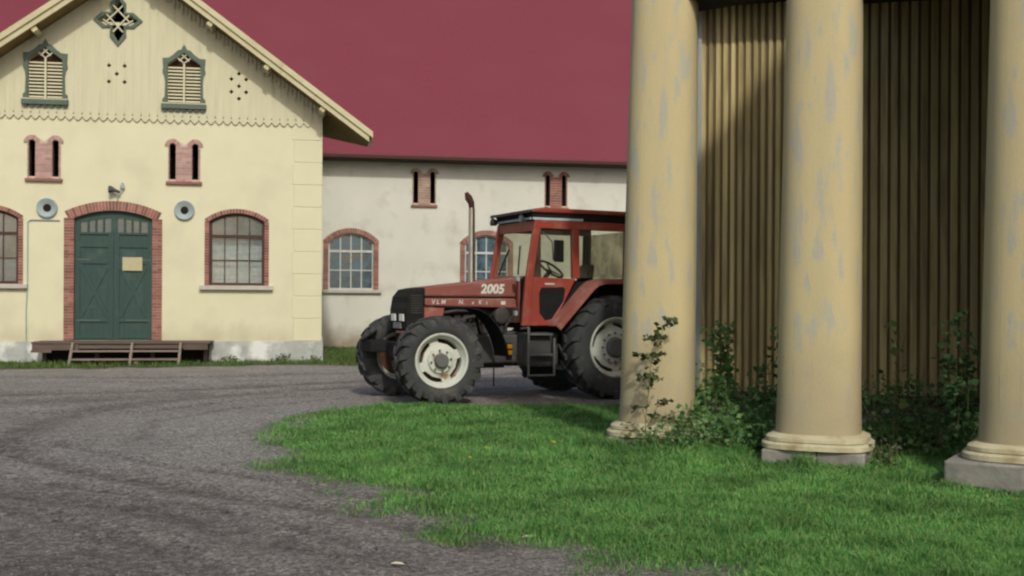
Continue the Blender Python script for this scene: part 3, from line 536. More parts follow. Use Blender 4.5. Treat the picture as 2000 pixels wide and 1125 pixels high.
# green double door in its brick surround
cx, hw, z0, zs, zc = DOOR; dl = MB(); dl.prism(arch_poly(cx, hw, z0, zs, zc), [[(cx - hw + 0.10 + i * 0.29 + (0.06 if i > 2 else 0), 3.40) for i in ()] or [(cx - 0.86, 3.40), (cx - 0.86, 3.74), (cx - 0.08, 3.86), (cx - 0.08, 3.40)], [(cx + 0.08, 3.40), (cx + 0.08, 3.86), (cx + 0.86, 3.74), (cx + 0.86, 3.40)]], 0.10, 0.17)
dr = dl.build("double_door", "door", house)
fr = MB()
for sg in (-1, 1):
    xo, xi_ = cx + sg * 0.995, cx + sg * 0.012; x_ = lambda u: xo + (xi_ - xo) * u
    bx = lambda u0, u1, za, zb, yy=0.07: fr.box(min(x_(u0), x_(u1)), max(x_(u0), x_(u1)), yy, 0.102, za, zb)
    bx(0, 0.13, 0.60, 3.40); bx(0.87, 1, 0.60, 3.40); bx(0.132, 0.868, 3.06, 3.22); bx(0.132, 0.868, 0.62, 0.72); bx(0.132, 0.868, 1.06, 1.18); bx(0.132, 0.868, 2.62, 2.74); bx(0.0, 1, 3.402, 3.46, 0.066)
    for (ua, za), (ub, zb) in (((0.14, 1.2), (0.86, 2.6)), ((0.14, 2.6), (0.86, 1.2))): fr.bar((x_(ua), 0.092 if ua < zb else 0.09, za), (x_(ub), 0.09, zb), 0.10, 0.03, (0, 1, 0))
    for k in range(1, 7): fr.box(x_(k / 7) - 0.005, x_(k / 7) + 0.005, 0.094, 0.1015, 0.72, 3.06)
    for k in range(1, 4): u = 0.138 + 0.78 * k / 3.9; fr.box(x_(u) - 0.022, x_(u) + 0.022, 0.085, 0.15, 3.44, 3.76 + 0.10 * u)
fr.build("door_framing", "door", dr)
p_ = MB(); p_.prism(arch_poly(cx, hw - 0.05, 3.3, zs - 0.03, zc - 0.05), [], 0.138, 0.142); p_.build("pane", "doorpane", dr)
br, mo = MB(), MB(); brick_surround(br, mo, cx, hw, z0, zs, zc, 0.255); br.build("brick_surround", "brick", dr); mo.build("mortar_bed", "mortar", dr)
for xa, xb, za in ((cx - 0.95, cx - 0.35, 1.09), (cx + 0.30, cx + 0.95, 1.09), (cx - 0.95, cx - 0.6, 2.71), (cx + 0.6, cx + 0.95, 2.71)):
    hn = MB(); hn.box(xa, xb, 0.060, 0.0695, za, za + 0.03); hn.build("strap_hinge", "greygreen", dr)
# conduit
cd = MB(); cd.tube([(-6.85, -0.03, 3.755), (-7.58, -0.03, 3.755), (-7.65, -0.03, 3.70), (-7.65, -0.03, 2.0), (-7.68, -0.03, 1.4), (-7.67, -0.06, 0.6), (-7.66, -0.16, 0.0)], 0.016, 6); cd.build("conduit", "vent", house, smooth=40)

# things hung on the house front
nt_ = MB(); nt_.box(-0.255, 0.255, -0.012, 0, -0.18, 0.18); no = nt_.build("door_notice", "paper"); no.matrix_world = HM @ Matrix.Translation((-5.01, 0.062, 2.62))
tag(no, "yellowed notice board pinned to the right leaf of the green door", "notice")
for x, lab in ((-7.17, "round blue grey funnel vent on the cream wall left of the green door"), (-3.655, "round blue grey funnel vent between the green door and the brown framed window")):
    vt = MB(); vt.lathe([(0.25, 0.0), (0.265, -0.03), (0.262, -0.07), (0.245, -0.08), (0.105, -0.02), (0.105, 0.12)], (0, 0, 0), 'y', 28)
    ob = vt.build("round_vent", "vent", smooth=35); ob.matrix_world = HM @ Matrix.Translation((x, -0.003, 4.08)); tag(ob, lab, "vent", "funnel vents on the house wall")
    dk = MB(); dk.lathe([(0.0, -0.028), (0.104, -0.028), (0.104, -0.0)], (0, 0, 0), 'y', 20); dk.build("opening", "dark", ob)
lm_ = empty("wall_lamp", on_house(-5.40, -0.03, 4.33), HA, "small wall lamp with dark shade and pale insulator over the door arch", "lamp")
a_ = MB(); a_.tube([(0.02, 0.03, -0.04), (0.02, -0.08, 0.08), (0.05, -0.10, 0.22)], 0.016, 6); a_.tube([(0.02, -0.07, 0.16), (0.14, -0.03, 0.24), (0.14, -0.02, 0.34)], 0.016, 6); a_.build("arm", "white", lm_, smooth=40)
a_ = MB(); a_.tube([(-0.19, -0.14, 0.26), (-0.13, -0.14, 0.26), (-0.04, -0.13, 0.24), (0.10, -0.10, 0.19)], [0.10, 0.095, 0.05, 0.028], 12); a_.build("lamp_shade", "chassis", lm_, smooth=40)
a_ = MB(); a_.lathe([(0.02, 0.26), (0.055, 0.29), (0.06, 0.34), (0.05, 0.38), (0.03, 0.41), (0.035, 0.44), (0.0, 0.46)], (0.14, -0.02, 0), 'z', 12); a_.build("insulator", "vent", lm_, smooth=50)

# wooden loading platform with steps
pf = empty("loading_platform", on_house(-5.08, -1.2, 0), HA, "brown wooden loading platform with two open steps under the green door", "platform")
d_ = MB()
for i in range(8): d_.box(-2.22 + random.uniform(-.03, .03), 2.22 + random.uniform(-.03, .03), i * 0.142, i * 0.142 + 0.135, 0.525, 0.57)
d_.build("deck", "plank", pf)
d_ = MB(); d_.box(-2.18, -1.05, 0.02, 0.07, 0.36, 0.523); d_.box(1.55, 2.16, 0.02, 0.07, 0.37, 0.523); d_.box(-1.05, 1.55, 0.05, 0.09, 0.40, 0.523); d_.box(-2.2, -1.7, -0.02, 0.016, 0.30, 0.36)
for x in (-1.9, -0.6, 0.6, 1.9): d_.box(x - 0.06, x + 0.06, 0.12, 1.0, 0.40, 0.522)
d_.build("joists", "plank", pf)
for x in (-2.0, -0.7, 0.7, 2.05):
    d_ = MB(); d_.box(x - 0.05, x + 0.05, 0.55, 0.65, -0.05, 0.398); d_.build("post", "plank", pf)
for x in (-1.17, 0.29, 1.49):
    d_ = MB(); T = [(0.0, 0.56), (-0.11, 0.56), (-0.58, -0.03), (-0.44, -0.03)]
    d_.add([(x + s, y, z) for s in (-0.03, 0.03) for y, z in T], [(0, 1, 2, 3), (7, 6, 5, 4), (0, 4, 5, 1), (1, 5, 6, 2), (2, 6, 7, 3), (3, 7, 4, 0)]); d_.build("stringer", "greyplank", pf)
for z, y in ((0.345, -0.32), (0.14, -0.47)):
    d_ = MB(); d_.box(-1.13, 0.255, y, y + 0.22, z - 0.02, z + 0.02); d_.box(0.325, 1.455, y, y + 0.22, z - 0.02, z + 0.02); d_.build("tread", "greyplank", pf)
d_ = MB(); d_.box(0.38, 0.48, -0.42, -0.34, -0.03, 0.12); d_.build("prop", "greyplank", pf)
# lime-washed stones against the plinth beside the platform
for x, nm in ((-7.55, "pale plaster mound at the left end of the wooden platform"), (-2.86, "pale plaster mound at the right end of the wooden platform")):
    pass

# ------------------------------------------------------------------ the long barn
BX, BY, BA = -6.278, 39.53, R(10.5)
barn = empty("long_barn", (BX, BY, 0), BA, "long grey plastered barn with a tall dark red roof", "barn")
BS = [(3.185, (-0.30, 0.30)), (7.99, (-0.30, 0.30))]; BW = [(0.615, 0.79, 2.06, 3.72, 4.05), (5.45, 0.79, 2.06, 3.72, 4.05), (15.2, 0.79, 2.06, 3.72, 4.05)]
bh = [arch_poly(*x) for x in BW]
for c, s in BS: bh += [arch_poly(c + k, 0.104, 5.13, 6.2, 6.304, 8) for k in s]
wl = MB(); wl.prism([(-24, -0.3), (22, -0.3), (22, 6.72), (-24, 6.72)], bh, 0, 0.5); wl.box(-24, 22, 17.5, 18, -0.3, 6.7); wl.box(21.5, 22, 0.5, 17.5, -0.3, 6.7); wl.box(-24, -23.5, 0.5, 17.5, -0.3, 6.7)
wl.prism([], [], 0, 0) if False else None
wl.build("wall", "barnwall", barn)
rf = MB(); ez, ey, rz_, ry = 6.68, -0.70, 16.6, 9.0
rf.add([(-25, ey, ez), (23, ey, ez), (23, ry, rz_), (-25, ry, rz_), (-25, ey, ez + 0.13), (23, ey, ez + 0.13), (23, ry, rz_ + 0.13), (-25, ry, rz_ + 0.13)], [(0, 3, 2, 1), (4, 5, 6, 7), (0, 1, 5, 4), (1, 2, 6, 5), (2, 3, 7, 6), (3, 0, 4, 7)])
rf.add([(-25, 18.6, ez), (23, 18.6, ez), (23, ry, rz_), (-25, ry, rz_), (-25, 18.6, ez + 0.13), (23, 18.6, ez + 0.13), (23, ry, rz_ + 0.13), (-25, ry, rz_ + 0.13)], [(0, 1, 2, 3), (4, 7, 6, 5), (0, 4, 5, 1), (1, 5, 6, 2), (2, 6, 7, 3), (3, 7, 4, 0)])
rf.build("roof", "redroof", barn)
ea = MB(); ea.box(-25, 23, ey + 0.02, 0.02, ez - 0.10, ez - 0.02)
ea.build("eaves", "darkwood", barn)
gu = MB(); gu.box(-25, 23, ey - 0.035, ey - 0.003, ez - 0.06, ez + 0.05); gu.build("eave_edge", "burnt", barn)
for g in (-24.98, 22.98):
    ge = MB(); ge.add([(g, 0.0, 6.7), (g, 18, 6.7), (g, ry, rz_)], [(0, 1, 2)]); ge.build("gable_end", "barnwall", barn)
for a in BW: arched_window(barn, *a, "white", "dirtypane", 0.175, 4, 2, 3.41, 0.28, fw=0.055, mw=0.04)
for c, s in BS:
    w_ = slit_window(barn, c, "greybrick" if c < 5 else "brick", sx=s, z0=5.10, z1=6.2)

# ------------------------------------------------------------------ the round pavilion with its columns
pav = empty("columned_pavilion", (4.4, 15.2, 0), 0, "ochre boarded round pavilion behind tall cream columns", "pavilion")
PM = Matrix.Translation((-4.4, -15.2, 0))
def world_part(mb, name, m, parent, **k):              # built in world metres, stored relative to its thing
    mb.v = [(x - 4.4, y - 15.2, z) for x, y, z in mb.v]; return mb.build(name, m, parent, **k)
ctrl = [(2.85, 20.5), (2.55, 17.2), (2.36, 15.78), (2.95, 15.60), (3.6, 15.38), (4.2, 15.15), (4.8, 14.96), (5.4, 14.82), (6.1, 14.72), (7.0, 14.68), (8.5, 14.9), (10, 15.6), (11.5, 17.2)]
def resample(pts, step):
    out = []; acc = 0.0
    for (x0, y0), (x1, y1) in zip(pts[:-1], pts[1:]):
        l = math.hypot(x1 - x0, y1 - y0); s = -acc
        while s + step <= l: s += step; out.append((x0 + (x1 - x0) * s / l, y0 + (y1 - y0) * s / l)) if s > 0 else None
        acc = l - s
    return out
k_s = ctrl.index((4.2, 15.15)) + 1; bp_ = resample(ctrl[:k_s], 0.102); bp_ += resample([bp_[-1]] + ctrl[k_s:], 0.126); wb = MB(); wg = MB()
for (x0, y0), (x1, y1) in zip(bp_[:-1], bp_[1:]):
    d = Vector((x1 - x0, y1 - y0, 0)).normalized(); nn = Vector((d.y, -d.x, 0)); a, b_ = Vector((x0, y0, 0)), Vector((x1, y1, 0)); g = 0.016 + random.uniform(-0.003, 0.003)
    j = random.uniform(-0.004, 0.004); pr = [a + d * g, a + d * (g + 0.012) + nn * (0.024 + j), b_ - d * (g + 0.012) + nn * (0.024 + j), b_ - d * g, b_ - d * g - nn * 0.02, a + d * g - nn * 0.02]
    n = len(pr); zb = 0.44 + random.uniform(-.012, .012)
    wb.add([(p.x, p.y, zb) for p in pr] + [(p.x, p.y, 5.9) for p in pr], [tuple(range(n)), tuple(range(2 * n - 1, n - 1, -1))] + [(i, (i + 1) % n, (i + 1) % n + n, i + n) for i in range(n)])
    bk = [a, b_, b_ - nn * 0.08, a - nn * 0.08]; wg.add([(p.x, p.y, 0.43) for p in bk] + [(p.x, p.y, 5.9) for p in bk], [(0, 1, 2, 3), (7, 6, 5, 4), (0, 1, 5, 4), (1, 2, 6, 5), (2, 3, 7, 6), (3, 0, 4, 7)])
world_part(wb, "boarded_wall", "wood", pav); world_part(wg, "wall_core", "woodgap", pav)
def ribbon(mb, pts, off0, off1, z0, z1, z0b=None):      # solid strip following a ground line
    P = []
    for i, p in enumerate(pts):
        q0, q1 = pts[max(i - 1, 0)], pts[min(i + 1, len(pts) - 1)]; d = Vector((q1[0] - q0[0], q1[1] - q0[1], 0)).normalized(); P.append((Vector((p[0], p[1], 0)), Vector((d.y, -d.x, 0))))
    for (a, na), (b_, nb) in zip(P[:-1], P[1:]):
        c4 = [a + na * off0, b_ + nb * off0, b_ + nb * off1, a + na * off1]; zt = [z1, z1, z1 if z0b is None else z0b, z1 if z0b is None else z0b]
        mb.add([(p.x, p.y, z0) for p in c4] + [(p.x, p.y, z) for p, z in zip(c4, zt)], [(0, 1, 2, 3), (7, 6, 5, 4), (0, 4, 5, 1), (1, 5, 6, 2), (2, 6, 7, 3), (3, 7, 4, 0)])
sk = MB(); ribbon(sk, bp_, 0.0, 0.13, 0.37, 0.45, 0.40); world_part(sk, "skirt_board", "darkwood", pav)
fd = MB(); ribbon(fd, bp_, -0.15, 0.03, -0.2, 0.365); world_part(fd, "foundation", "stone", pav)
cb_ = MB(); cb_.box(2.525, 2.615, 15.62, 15.70, 0.45, 5.9); world_part(cb_, "corner_board", "greyboard", pav)
COLS = [(1.67, 12.9, -0.08), (3.19, 11.7, -0.06), (4.79, 10.42, 0.0)]
line = [(0.95, 13.45), (1.67, 12.9), (3.19, 11.7), (4.79, 10.42), (6.4, 9.5), (8.4, 8.9), (10.5, 9.2)]
bmm = MB(); ribbon(bmm, line[1:], -0.5, 0.12, 5.05, 5.55); world_part(bmm, "beam", "darkwood", pav)
ce = MB(); rim_ = [(3.75, 11.5), (5.2, 10.35), (6.6, 9.5), (8.6, 9.1), (11.0, 9.4), (11.8, 17.5), (4.2, 17.5), (4.08, 15.25), (4.28, 14.0)]
ce.prism(rim_, [], 5.64, 5.78, 'z'); world_part(ce, "ceiling", "darkwood", pav)
rr = MB(); rr.add([(x, y, 5.784) for x, y in rim_] + [(8.2, 13.2, 8.4)], [(i, (i + 1) % len(rim_), len(rim_)) for i in range(len(rim_))]); world_part(rr, "roof", "redroof", pav)
ev = MB(); ribbon(ev, bp_[:76], -0.1, 0.55, 5.76, 5.86); world_part(ev, "unseen_eave", "darkwood", pav)  # out of view, its reach set to shade the top of the boarding
sw = MB(); ribbon(sw, [(5.62, 9.95), (6.6, 9.45), (8.4, 8.95), (10.5, 9.2), (11.9, 11.0), (12.0, 17.5)], -0.1, 0.1, -0.1, 5.05); world_part(sw, "added_shade_wall", "wood", pav)  # wall added out of view to keep light out of the right-hand bay
pd = MB(); DX, DY = 0.784, -0.62; P2 = lambda s_, z, o: (1.67 + DX * s_ + 0.62 * o, 12.9 + DY * s_ + 0.784 * o, z)
tri_ = [(1.19, 5.552), (1.19, 5.60), (7.0, 12.57), (13.5, 5.60), (13.5, 5.552)]
n = len(tri_); pd.add([P2(a, z, -0.15) for a, z in tri_] + [P2(a, z, 0.15) for a, z in tri_], [tuple(range(n)), tuple(range(2 * n - 1, n - 1, -1))] + [(i, (i + 1) % n, (i + 1) % n + n, i + n) for i in range(n)]); world_part(pd, "added_pediment", "column", pav)  # added above the view; its slope cuts the sun patch on the boards
LEAN = [0.075, 0.05, 0.055]
def rounded(h, n_, e=2.7):                               # squarish round outline: a superellipse
    out = []
    for i in range(n_):
        t_ = 2 * PI * (i + 0.5) / n_; c, q = math.cos(t_), math.sin(t_); out.append((math.copysign(abs(c) ** (2 / e), c) * h, math.copysign(abs(q) ** (2 / e), q) * h))
    return out
def loft(mb, rings, T, n=32, e=2.7):                    # rings: (half width, unused, height, shift)
    vs = []; fs = []
    for h, c, z, dx in rings:
        for i, (px, py) in enumerate(rounded(h, n, e)):
            j = 1 - (0.022 * max(0, math.sin(i * 2.3 + z * 40) * math.sin(i * 0.9 + z * 13)) if e > 3 else 0); vs.append(T @ Vector((px * j, py * j, z)) + Vector((dx, 0, 0)))
    for k in range(len(rings) - 1):
        for i in range(n): fs.append((k * n + i, k * n + (i + 1) % n, (k + 1) * n + (i + 1) % n, (k + 1) * n + i))
    fs += [tuple(range(n))[::-1], tuple(range((len(rings) - 1) * n, len(rings) * n))]; mb.add(vs, fs)
for ci, (x, y, z) in enumerate(COLS):
    face = math.atan2(-y, -x) + PI / 2 - R(7); T = Matrix.Rotation(face, 4, 'Z'); hs = 0.42
    sh = MB(); rings = []
    for k in range(15):
        u = k / 14; h = 0.386 + (5.62 - 0.386) * u; hh = hs - 0.040 * u - 0.010 * u * u + (0.008 if k == 0 else 0); rings.append((hh, 0.115, h, LEAN[ci] * u))
    loft(sh, rings, T); cl = sh.build("column", "column", pav, loc=(x - 4.4, y - 15.2, z), smooth=40)
    sm = MB()                                            # open joints between the staves, laid in as thin fillets
    for px in (-0.20, -0.02, 0.17):
        fy = lambda h_, q_: -h_ * (1 - abs(q_ / h_) ** 2.7) ** (1 / 2.7)
        p0, p1 = T @ Vector((px, fy(hs, px), 0.40)), T @ Vector((px * 0.88, fy(hs - 0.05, px * 0.88), 5.6)) + Vector((LEAN[ci], 0, 0)); sm.tube([p0, p1], 0.0022, 4)
    sm.build("stave_seams", "column", cl)
    for rg in ([(0.505, 0.16, 0.312, 0), (0.512, 0.165, 0.318, 0), (0.510, 0.16, 0.352, 0), (0.495, 0.16, 0.360, 0), (0.435, 0.13, 0.386, 0)], [(0.54, 0.175, 0.236, 0), (0.552, 0.185, 0.242, 0), (0.552, 0.185, 0.288, 0), (0.54, 0.175, 0.298, 0), (0.505, 0.165, 0.309, 0)]):
        bs = MB(); loft(bs, rg, T, 40, 3.6); bs.build("base_ring", "colbase", cl, smooth=30)
    k_ = 0.90 if ci == 2 else 0.72
    bk = MB(); bk.box(-0.70 * k_, 0.04, -0.70 * k_, 0.70 * k_, -0.3, 0.233, T); bk.box(0.047, 0.70 * k_, -0.695 * k_, 0.70 * k_, -0.3, 0.230, T); bk.build("plinth_block", "block", cl, bevel=0.018)

# ------------------------------------------------------------------ the tractor (local x forward, y to its left side)
tr = empty("red_tractor", (1.27, 20.24, 0), R(205), "red farm tractor with black grille and white wheel rims", "tractor")
def tyre(mb, R0, W, r_in, n=18, lug=0.045):
    hw = W / 2; mb.lathe([(r_in, -hw * 0.80), (r_in + 0.03, -hw * 0.92), (r_in + (R0 - r_in) * 0.45, -hw * 1.0), (R0 - 0.09, -hw * 0.97), (R0 - 0.03, -hw * 0.86), (R0, -hw * 0.5), (R0 + 0.006, 0), (R0, hw * 0.5), (R0 - 0.03, hw * 0.86), (R0 - 0.09, hw * 0.97), (r_in + (R0 - r_in) * 0.45, hw), (r_in + 0.03, hw * 0.92), (r_in, hw * 0.80)], (0, 0, 0), 'y', 64, cap=False)
    for sd in (-1, 1):
        for k in range(n):
            a0 = 2 * PI * (k + (0.5 if sd > 0 else 0)) / n; wv = 0.036 / R0
            st = [(0.0, -0.02, R0 + lug * 0.95), (0.16, hw * 0.55, R0 + lug * 0.9), (0.235, hw * 0.93, R0 + lug * 0.55), (0.27, hw * 1.045, R0 - 0.085)]; vs = []; fs = []
            for da, yy, rr_ in st:
                da *= 0.75 / R0; wk = wv * (1.0 if yy < hw * 0.9 else 1.25)
                for s_, dr_ in ((-1, 0), (1, 0), (1.15, -lug * 1.5), (-1.15, -lug * 1.5)):
                    a = a0 + da + s_ * wk; q = rr_ + dr_; yv = yy if dr_ == 0 else min(yy, hw * 0.94); vs.append((q * math.cos(a), sd * yv, q * math.sin(a)))
            for i in range(3):
                for j in range(4): fs.append((i * 4 + j, i * 4 + (j + 1) % 4, (i + 1) * 4 + (j + 1) % 4, (i + 1) * 4 + j))
            fs += [(0, 1, 2, 3), (12, 15, 14, 13)]; mb.add(vs, fs)
    return mb
def wheel(x, y, R_out, W, r_rim, disc_r, hub_r, nb, far, steer=0.0, spin=0.0):
    sg = -1 if far else 1; hw = W / 2; c = (x, y, R_out)
    rm = MB(); rr_ = r_rim
    rm.lathe([(rr_ - 0.03, -hw * 0.70), (rr_ + 0.015, -hw * 0.80), (rr_ + 0.02, hw * 0.86), (rr_ + 0.005, hw * 0.93), (rr_ - 0.02, hw * 0.90), (rr_ - 0.035, hw * 0.74), (rr_ - 0.075, hw * 0.55), (rr_ - 0.085, -hw * 0.3)], (0, 0, 0), 'y', 48, closed=True)
    w_ = rm.build("wheel", "rim", tr, smooth=35)
    ty = tyre(MB(), R_out - 0.045, W, rr_ - 0.005).build("tyre", "tyre", w_, smooth=38)
    ds = MB(); d0 = hw * 0.42; no = 8
    octo = [(disc_r * (1.0 if i % 4 else 1.16) * math.cos(2 * PI * i / 16), disc_r * (1.0 if i % 4 else 1.16) * math.sin(2 * PI * i / 16)) for i in range(16)]
    vs = []; fs = []
    for k, (s_, yy) in enumerate(((1.0, d0 - 0.05), (1.0, d0), (0.78, d0 + 0.015), (0.70, d0 + 0.06), (0.62, d0 + 0.065))): vs += [(p[0] * s_ if k < 2 else disc_r * s_ * math.cos(2 * PI * i / 16), yy, p[1] * s_ if k < 2 else disc_r * s_ * math.sin(2 * PI * i / 16)) for i, p in enumerate(octo)]
    for k in range(4):
        for i in range(16): fs.append((k * 16 + i, k * 16 + (i + 1) % 16, (k + 1) * 16 + (i + 1) % 16, (k + 1) * 16 + i))
    fs += [tuple(range(16))[::-1], tuple(range(64, 80))]; ds.add(vs, fs)
    for i in range(4):
        a = PI / 2 * i + spin * 0
        ds.obox((math.cos(a) * (disc_r + rr_ - 0.07) / 2 * 1.05, d0 - 0.02, math.sin(a) * (disc_r + rr_ - 0.07) / 2 * 1.05), (math.cos(a) * (rr_ - disc_r) * 0.55, 0, math.sin(a) * (rr_ - disc_r) * 0.55), (0, 0.018, 0), (-math.sin(a) * 0.075, 0, math.cos(a) * 0.075))
    ds.build("wheel_disc", "rim", w_, smooth=25)
    bk = MB(); bk.lathe([(0.0, d0 - 0.10), (rr_ - 0.08, d0 - 0.10), (rr_ - 0.08, d0 - 0.13)], (0, 0, 0), 'y', 32); bk.build("rim_well", "rustdark", w_)
    hb = MB(); hb.lathe([(hub_r * 1.05, d0 + 0.05), (hub_r, d0 + 0.12), (hub_r * 0.85, d0 + 0.15), (0.0, d0 + 0.155)], (0, 0, 0), 'y', 20)
    hb.build("hub", "hub", w_, smooth=40)
    for i in range(nb):
        a = 2 * PI * i / nb + 0.2; bo = MB(); bo.lathe([(0.018, d0 + 0.05), (0.018, d0 + 0.09), (0.0, d0 + 0.09)], (hub_r * 1.42 * math.cos(a), 0, hub_r * 1.42 * math.sin(a)), 'y', 6); bo.build("wheel_nut", "hub", w_)
    w_.matrix_local = Matrix.Translation(c) @ Matrix.Rotation(steer + (PI if far else 0), 4, 'Z') @ Matrix.Rotation(spin, 4, 'Y'); return w_
wheel(3.16, 0.98, 0.715, 0.52, 0.425, 0.28, 0.115, 8, False, R(-5), 0.35); wheel(3.16, -0.98, 0.715, 0.52, 0.425, 0.28, 0.115, 8, True, R(-5), 1.0)
wheel(0.0, 0.97, 0.89, 0.56, 0.50, 0.36, 0.17, 12, False, 0, 0.2); wheel(0.0, -0.97, 0.89, 0.56, 0.50, 0.36, 0.17, 12, True, 0, 0.6)

def side_prism(mb, poly, y0, y1, holes=()): return mb.prism(poly, list(holes), y0, y1)
# hood
h = MB(); side_prism(h, [(3.17, 1.735), (3.17, 1.885), (2.3, 1.985), (1.55, 2.075), (1.50, 2.03), (1.52, 1.735)], -0.41, 0.41); h.build("hood", "red", tr, bevel=0.03)
h = MB(); side_prism(h, [(3.17, 1.585), (3.17, 1.705), (1.53, 1.71), (1.50, 1.545)], -0.412, 0.412); h.build("side_panel", "red", tr, bevel=0.02)
h = MB(); side_prism(h, [(3.17, 1.703), (3.17, 1.737), (1.54, 1.737), (1.53, 1.708)], -0.385, 0.385); h.build("hood_seam", "black", tr)
h = MB(); side_prism(h, [(3.165, 1.25), (3.165, 1.582), (2.80, 1.575), (2.86, 1.25)], -0.36, 0.36); h.build("radiator_panel", "fender", tr, bevel=0.01)
h = MB(); side_prism(h, [(1.49, 1.30), (1.49, 2.09), (1.40, 2.10), (1.44, 1.30)], -0.45, 0.45); h.build("bulkhead", "red", tr)
# grille and lamps
h = MB(); side_prism(h, [(3.175, 1.17), (3.175, 1.888), (3.36, 1.85), (3.46, 1.73), (3.50, 1.52), (3.49, 1.17)], -0.415, 0.415); g_ = h.build("grille", "black", tr, bevel=0.03)
h = MB()
for i in range(9): z = 1.46 + i * 0.03; h.box(3.495 - 0.002 * i * i * 0.5, 3.508 - 0.001 * i * i, -0.36, 0.36, z, z + 0.012)
for i in range(8): h.box(3.22, 3.42, 0.416, 0.424, 1.46 + i * 0.04, 1.475 + i * 0.04)
h.build("grille_slats", "engine", g_)
for yy in (-0.20, 0.20):
    h = MB(); h.box(3.49, 3.515, yy - 0.105, yy + 0.105, 1.325, 1.445); h.build("headlight", "lens", tr, bevel=0.008)
h = MB(); h.box(3.492, 3.508, -0.21, 0.17, 1.205, 1.305); np_ = h.build("number_plate", "plate", tr)
h = MB(); h.box(3.47, 3.50, -0.10, 0.25, 1.125, 1.165); h.build("tow_badge", "red", tr)
h = MB(); h.box(3.05, 3.46, -0.26, 0.26, 0.62, 1.16); h.box(3.40, 3.62, -0.20, 0.20, 0.72, 0.98); h.build("front_support", "black", tr, bevel=0.02)
# lettering
def text_part(s, size, x, z, y, m, parent, bold=0.012, shear=0.15):
    cu = bpy.data.curves.new("t", 'FONT'); cu.body = s; cu.size = size; cu.offset = bold; cu.extrude = 0.002; cu.shear = shear; cu.resolution_u = 3
    to = bpy.data.objects.new("t", cu); C.objects.link(to); dg = bpy.context.evaluated_depsgraph_get(); me = bpy.data.meshes.new_from_object(to.evaluated_get(dg)); bpy.data.objects.remove(to)
    me.materials.clear(); me.materials.append(M[m]); o = bpy.data.objects.new("lettering", me); C.objects.link(o); o.parent = parent
    o.matrix_local = Matrix(((-1, 0, 0, x), (0, 0, 1, y), (0, 1, 0, z), (0, 0, 0, 1))); return o
text_part("2005", 0.215, 2.175, 1.80, 0.4125, "whitepaint", tr, 0.008)
for s_, x in (("V", 3.06), ("L", 2.97), ("M", 2.89), ("N", 2.58), (".", 2.49), ("x", 2.34), ("K", 2.22), ("t", 2.08)): text_part(s_, 0.10 if s_ not in ".xt" else 0.085, x, 1.612, 0.4145, "whitepaint", tr, 0.001)
h = MB(); h.box(1.72, 1.80, 0.40, 0.4155, 1.605, 1.665); h.build("white_sticker", "whitepaint", tr)
# engine, chassis, axles
h = MB(); h.box(1.60, 3.0, -0.25, 0.25, 0.72, 1.30); h.box(1.75, 2.75, -0.20, 0.20, 1.30, 1.56)
for i in range(6): h.box(1.80 + i * 0.17, 1.92 + i * 0.17, 0.20, 0.27, 1.25, 1.45)
for x in (1.75, 2.05, 2.45): h.lathe([(0.0, 1.12), (0.055, 1.12), (0.055, 1.36), (0.045, 1.38), (0.0, 1.38)], (x, 0.31, 0), 'z', 12)
h.tube([(1.7, 0.28, 1.15), (1.9, 0.36, 1.32), (2.3, 0.34, 1.40), (2.7, 0.30, 1.30)], 0.03, 8); h.tube([(1.55, 0.33, 1.4), (1.7, 0.40, 1.25), (1.72, 0.38, 0.95)], 0.022, 8); h.tube([(2.9, 0.28, 1.45), (2.6, 0.34, 1.5), (2.2, 0.30, 1.5)], 0.03, 8)
h.build("engine", "engine", tr, bevel=0.015)
h = MB(); h.lathe([(0.0, 0.25), (0.13, 0.25), (0.14, 0.30), (0.14, 0.42), (0.11, 0.44), (0.0, 0.44)], (1.78, 0, 1.42), 'y', 20); h.build("air_filter", "engine", tr, smooth=40)
h = MB(); h.box(-0.35, 1.62, -0.26, 0.26, 0.55, 1.15); h.box(1.6, 3.1, -0.17, 0.17, 0.52, 0.74); h.box(-0.55, 0.3, -0.35, 0.35, 0.55, 1.2); h.build("transmission", "chassis", tr, bevel=0.03)
h = MB(); h.tube([(0, -0.75, 0.89), (0, 0.75, 0.89)], 0.14, 14); h.build("rear_axle", "chassis", tr, smooth=40)
h = MB(); h.tube([(3.16, -0.78, 0.68), (3.16, 0.78, 0.68)], [0.11, 0.11], 12); h.box(3.0, 3.32, -0.16, 0.2, 0.52, 0.84); h.tube([(2.95, -0.7, 0.72), (2.95, 0.7, 0.72)], 0.025, 8); h.build("front_axle", "chassis", tr, smooth=40)
h = MB(); h.box(1.55, 2.30, 0.24, 0.56, 0.62, 1.10); h.build("battery_box", "chassis", tr, bevel=0.03)
h = MB(); h.box(0.92, 1.54, 0.45, 0.86, 0.56, 1.14); h.build("fuel_tank", "chassis", tr, bevel=0.06)
h = MB(); h.tube([(1.9, 0.35, 0.53), (1.9, 0.35, 0.22)], 0.012, 6); h.build("drain_hose", "black", tr)
for z in (0.80, 0.90):
    h = MB(); h.box(1.905, 1.985, 1.08, 1.10, z - 0.01, z + 0.06); h.build("reflector", "orange", tr, bevel=0.006)
